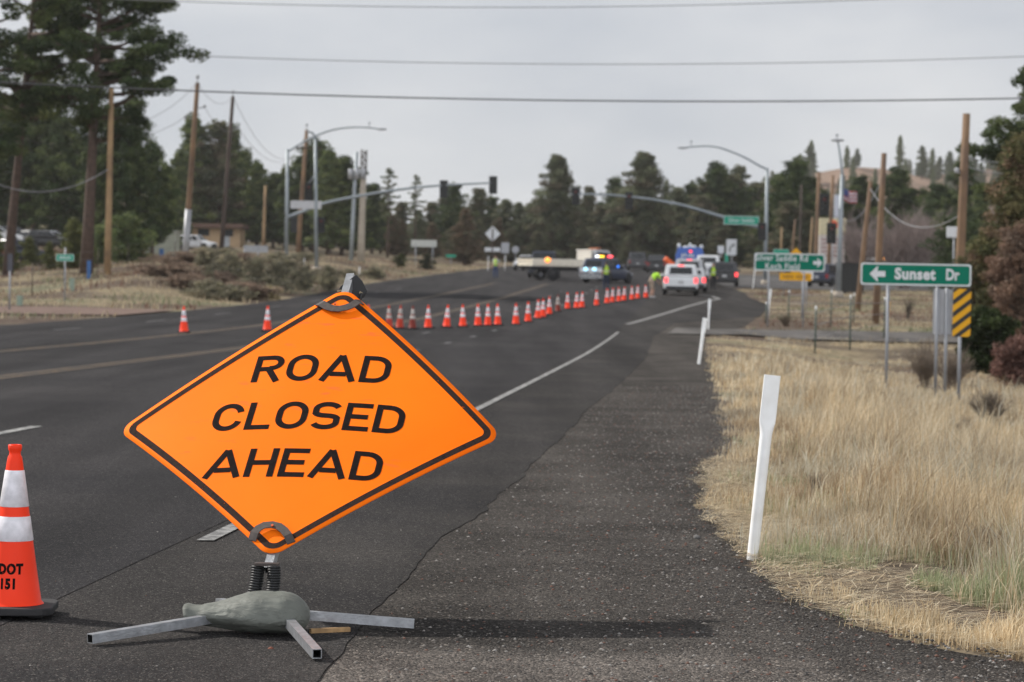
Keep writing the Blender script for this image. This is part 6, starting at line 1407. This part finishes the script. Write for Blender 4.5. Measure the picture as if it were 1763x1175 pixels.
# near junipers and brush at the right edge
def shrub(seed, px, Y, ytop, halfw_px, pal, label, prof='dome', cat='shrub', fs=.10, nf=16000, clump=.35, name='juniper_bush', base=.02, n_br=90, up=.3):
    b = on(px, Y); H = at(px, ytop, Y).z-b.z; rad = halfw_px*Y/FPX; me, lb = crown(seed, H, base, rad, n_br, nf, fs, pal, prof, clump=clump, squash=.8, up=up, start=.3)
    rt = root(name, label, cat, b-Vector((0, 0, .05))); link('stems', trunk(H, H*.02+.01, lb, bark=m_barkd, maxl=70, top=.8), rt); link('foliage', me, rt); return rt
YG = [(.13, .12, .052), (.15, .13, .062), (.09, .095, .042), (.17, .115, .072)]
shrub(41, 1745, 82, 245, 68, YG, 'tall olive juniper filling the right edge beside the thick wooden pole', 'cone', nf=42000, clump=.5, n_br=150, cat='tree')
shrub(42, 1700, 78, 410, 45, YG, 'mid-height olive juniper right of the Sunset Dr sign', nf=22000, clump=.4)
shrub(43, 1762, 74, 395, 62, RB, 'rust-brown twiggy bush at the right frame edge', nf=26000, clump=.4, cat='shrub', name='brown_bush')
shrub(44, 1700, 66, 540, 52, [(.028, .042, .014), (.04, .055, .018), (.022, .03, .012)], 'low dark green juniper behind the striped hazard marker', nf=22000, clump=.3)
shrub(45, 1755, 58, 585, 42, [(.18, .10, .08), (.14, .08, .065)], 'low dark red-brown brush at the right frame edge above the grass', nf=16000, clump=.28, name='brown_bush', fs=.07)
shrub(46, 1640, 170, 378, 45, DG, 'dark juniper directly left of the thick wooden pole', nf=12000, clump=.6, fs=.16)
def twiggy(seed, px, Y, ytop, halfw_px, n, col, label, cat='shrub', name='bare_bush', r=.012, depth=3):
    rs = random.Random(seed); b = on(px, Y); H = at(px, ytop, Y).z-b.z; rad = halfw_px*Y/FPX; rt = root(name, label, cat, b-Vector((0, 0, .03))); st, tw = MB(), MB()
    def grow(p, d, L, w, k_, mb):
        q = p+d*L; mb.tube([p, (p+q)/2+Vector((rs.uniform(-1, 1), rs.uniform(-1, 1), 0))*L*.08, q], [w, w*.8, w*.55], 4, cap=False)
        if k_ > 0:
            for _ in range(3 if k_ > 1 else 4): e = (d+Vector((rs.uniform(-1, 1), rs.uniform(-1, 1), rs.uniform(-.35, .75)))*.62).normalized(); grow(p.lerp(q, rs.uniform(.4, 1)), e, L*rs.uniform(.5, .75), w*.55, k_-1, tw)
    for i in range(n):
        a = rs.uniform(0, 6.28); t_ = rs.uniform(.1, 1); d = Vector((math.cos(a)*rad*t_/H*1.3, math.sin(a)*rad*t_/H*1.3, 1)).normalized(); grow(Vector((math.cos(a), math.sin(a), 0))*rad*.12*rs.random(), d, H*.50*rs.uniform(.6, 1), r, depth, st)
    m_ = M('twigs_'+name, col, .9, var=.3, scale=3); st.build('stems', m_, rt); tw.build('twigs', m_, rt); return rt
twiggy(51, 1555, 185, 352, 78, 60, (.24, .19, .175), 'wide leafless purple-grey thicket behind the Sunset Dr sign', r=.06, depth=4)
twiggy(52, 1478, 200, 360, 34, 34, (.24, .19, .175), 'leafless grey tree between the pale lamp pole and leaning brown pole', r=.05, depth=4)
twiggy(53, 1600, 200, 365, 60, 44, (.24, .19, .175), 'leafless grey thicket left of the thick wooden pole', r=.05, depth=4)
twiggy(54, 1590, 57, 575, 34, 44, (.17, .135, .105), 'dry grey-brown bush under the left half of the Sunset Dr sign', r=.012, depth=3)
twiggy(55, 1640, 56, 590, 36, 40, (.16, .125, .10), 'dry grey-brown bush behind the marker posts', r=.012, depth=3)
twiggy(56, 1700, 40, 655, 42, 46, (.15, .12, .09), 'low grey twiggy bush in the grass right of the striped marker', r=.009, depth=3)
twiggy(57, 1562, 105, 502, 12, 16, (.10, .08, .06), 'small dark leafless shrub seen through the Sunset Dr sign posts', r=.012, depth=2)
twiggy(58, 1535, 33, 690, 32, 26, (.20, .16, .11), 'small brown twiggy plant below the left post of the Sunset Dr sign', r=.006, depth=3)
twiggy(59, 1620, 20, 815, 62, 50, (.22, .17, .12), 'sprawling dry brown weed in the grass below the white plastic scrap', r=.004, depth=3)
twiggy(60, 1352, 92, 535, 18, 26, (.12, .09, .06), 'small dark dry bush at the fence below the two-line green sign', r=.010, depth=3)
for q_, (px_, Y_, yt_, hw_, lb_) in enumerate(((1462, 15.5, 905, 34, 'low grey-brown weed among green blades right of the nearest white post'), (1700, 15, 880, 44, 'grey-brown dry weed near the right frame edge, lower right grass'), (1560, 26, 742, 30, 'dry weed in the middle of the straw grass'), (1360, 30, 722, 22, 'small dry weed right behind the top of the nearest white post'))):
    twiggy(61+q_, px_, Y_, yt_, hw_, 34, (.20, .155, .11), lb_, r=.0030, depth=3, name='dry_weed')
for q_, (px_, Y_, yt_, hw_, lb_) in enumerate(((1400, 18.5, 800, 26, 'brown dry weed tuft behind the nearest white post'), (1500, 21, 770, 34, 'dark dry weed left of the white plastic scrap'), (1655, 33, 700, 26, 'dry weed in the straw grass below the striped marker'), (1480, 38, 672, 22, 'small brown weed left of the Sunset Dr sign posts'), (1730, 24, 770, 34, 'brown weed at the right frame edge, mid grass'))):
    twiggy(81+q_, px_, Y_, yt_, hw_, 34, (.16, .125, .09), lb_, r=.0035, depth=3, name='dry_weed')
# sagebrush on the left mounds
SG = [(.28, .26, .17), (.23, .21, .145), (.31, .27, .185), (.19, .175, .125)]; RR = [(.24, .175, .13), (.19, .14, .105)]
for i, (px, Y, yt, hw_, pal, lb) in enumerate(((352, 148, 428, 22, SG, 'grey-green sagebrush right of the sleeved power pole foot'), (400, 145, 436, 26, SG, 'sagebrush mound in front of the tan building'), (440, 143, 446, 24, SG, 'sagebrush below the grey sign back on two posts'), (480, 140, 452, 24, SG, 'sagebrush at the foot of the left signal mast'), (520, 138, 462, 24, SG, 'sagebrush between the two left signal poles'),
        (565, 142, 462, 22, SG, 'sagebrush just left of the orange sign tip'), (645, 180, 462, 20, SG, 'sagebrush just right of the orange sign tip'), (385, 128, 476, 24, RR, 'reddish brush on the mound left of the orange sign'), (330, 130, 470, 24, RR, 'reddish brush on the mound below the sleeved pole'), (425, 118, 498, 18, [(.30, .25, .14), (.24, .20, .11)], 'pale yellow tuft at the road edge, left of its twin'), (460, 119, 498, 18, [(.30, .25, .14), (.24, .20, .11)], 'pale yellow tuft at the road edge, right of its twin'),
        (690, 235, 440, 12, [(.05, .06, .02), (.07, .07, .03)], 'small green bush left of the pale blank board'), (735, 245, 440, 14, [(.03, .035, .02), (.04, .04, .02)], 'small dark bush under the pale blank board'), (290, 140, 462, 20, SG, 'low sagebrush between the pale wooden pole and the mound'))):
    shrub(70+i, px, Y, yt, hw_, pal, lb, nf=5000, clump=.3, fs=.10, name='sagebrush', n_br=40)
GS = 'low sagebrush covering the left roadside bank'
rs_ = random.Random(9); sgm = []
for pal_ in (SG, RR): me_, lb_ = crown(91+len(sgm), 1.0, .02, .95, 44, 5000, .10, pal_, 'dome', clump=.34, squash=.8, up=.2); sgm.append((me_, trunk(1.0, .03, lb_, bark=m_barkd, maxl=30, top=.6)))
for i in range(58):
    red = i % 4 == 0; Yb = rs_.uniform(112, 200); px = rs_.uniform(250, 430) if red else rs_.uniform(330, 680); b = on(px, Yb)
    if b.x > xl(Yb)-1.2: continue
    o = root('sagebrush', 'low brown brush clump on the left roadside bank' if red else 'low grey-green sagebrush clump on the left roadside bank', 'shrub', b-Vector((0, 0, .05)), rs_.uniform(0, 6), GS+(' (brown)' if red else ''))
    link('foliage', sgm[red][0], o); link('stems', sgm[red][1], o); s = rs_.uniform(.45, .95); o.scale = (s*1.5, s*1.5, s*.8)
# trees scattered over the distant hills
G9 = 'tiny trees scattered over the distant right hill'
for i in range(170):
    key = rng.choice(['pine_a', 'pine_d', 'pine_g', 'pine_b']); rt, H = protos[key]; x = 170+rng.uniform(-150, 110); y = 1150+rng.uniform(-170, 30); o = copy_tree(rt); s = rng.uniform(.5, 1.15); o.location = (x, y, zf_hr(x, y)-.3); o.scale = (s*.95, s*.95, s); o.rotation_euler = (0, 0, rng.uniform(0, 6)); tag(o, 'tiny pine on the pinkish hill beyond the right-hand poles', 'tree', G9)
G10 = 'tiny trees scattered over the distant left hill'
for i in range(14):
    rt, H = protos['pine_g']; x = -200+rng.uniform(-60, 60); y = 800+rng.uniform(-130, 0); o = copy_tree(rt); s = rng.uniform(.5, .8); o.location = (x, y, zf_hl(x, y)-.3); o.scale = (s, s, s); o.rotation_euler = (0, 0, rng.uniform(0, 6)); tag(o, 'tiny pine on the dry hill seen through the left pine branches', 'tree', G10)
# ================================================================== HAZE
hz = MB(); hz.box((0, 690, 48.5), (1500, 1440, 103))
m_hz = bpy.data.materials.new('smoky_air'); m_hz.use_nodes = True; nt = m_hz.node_tree; nt.nodes.clear()
vo = nt.nodes.new('ShaderNodeVolumePrincipled'); vo.inputs['Density'].default_value = 0.00011; vo.inputs['Color'].default_value = (0.88, 0.88, 0.88, 1); vo.inputs['Anisotropy'].default_value = 0.25
ou = nt.nodes.new('ShaderNodeOutputMaterial'); nt.links.new(vo.outputs[0], ou.inputs['Volume'])
tag(hz.build('haze', m_hz), kind='stuff')
SC.cycles.volume_bounces = 1
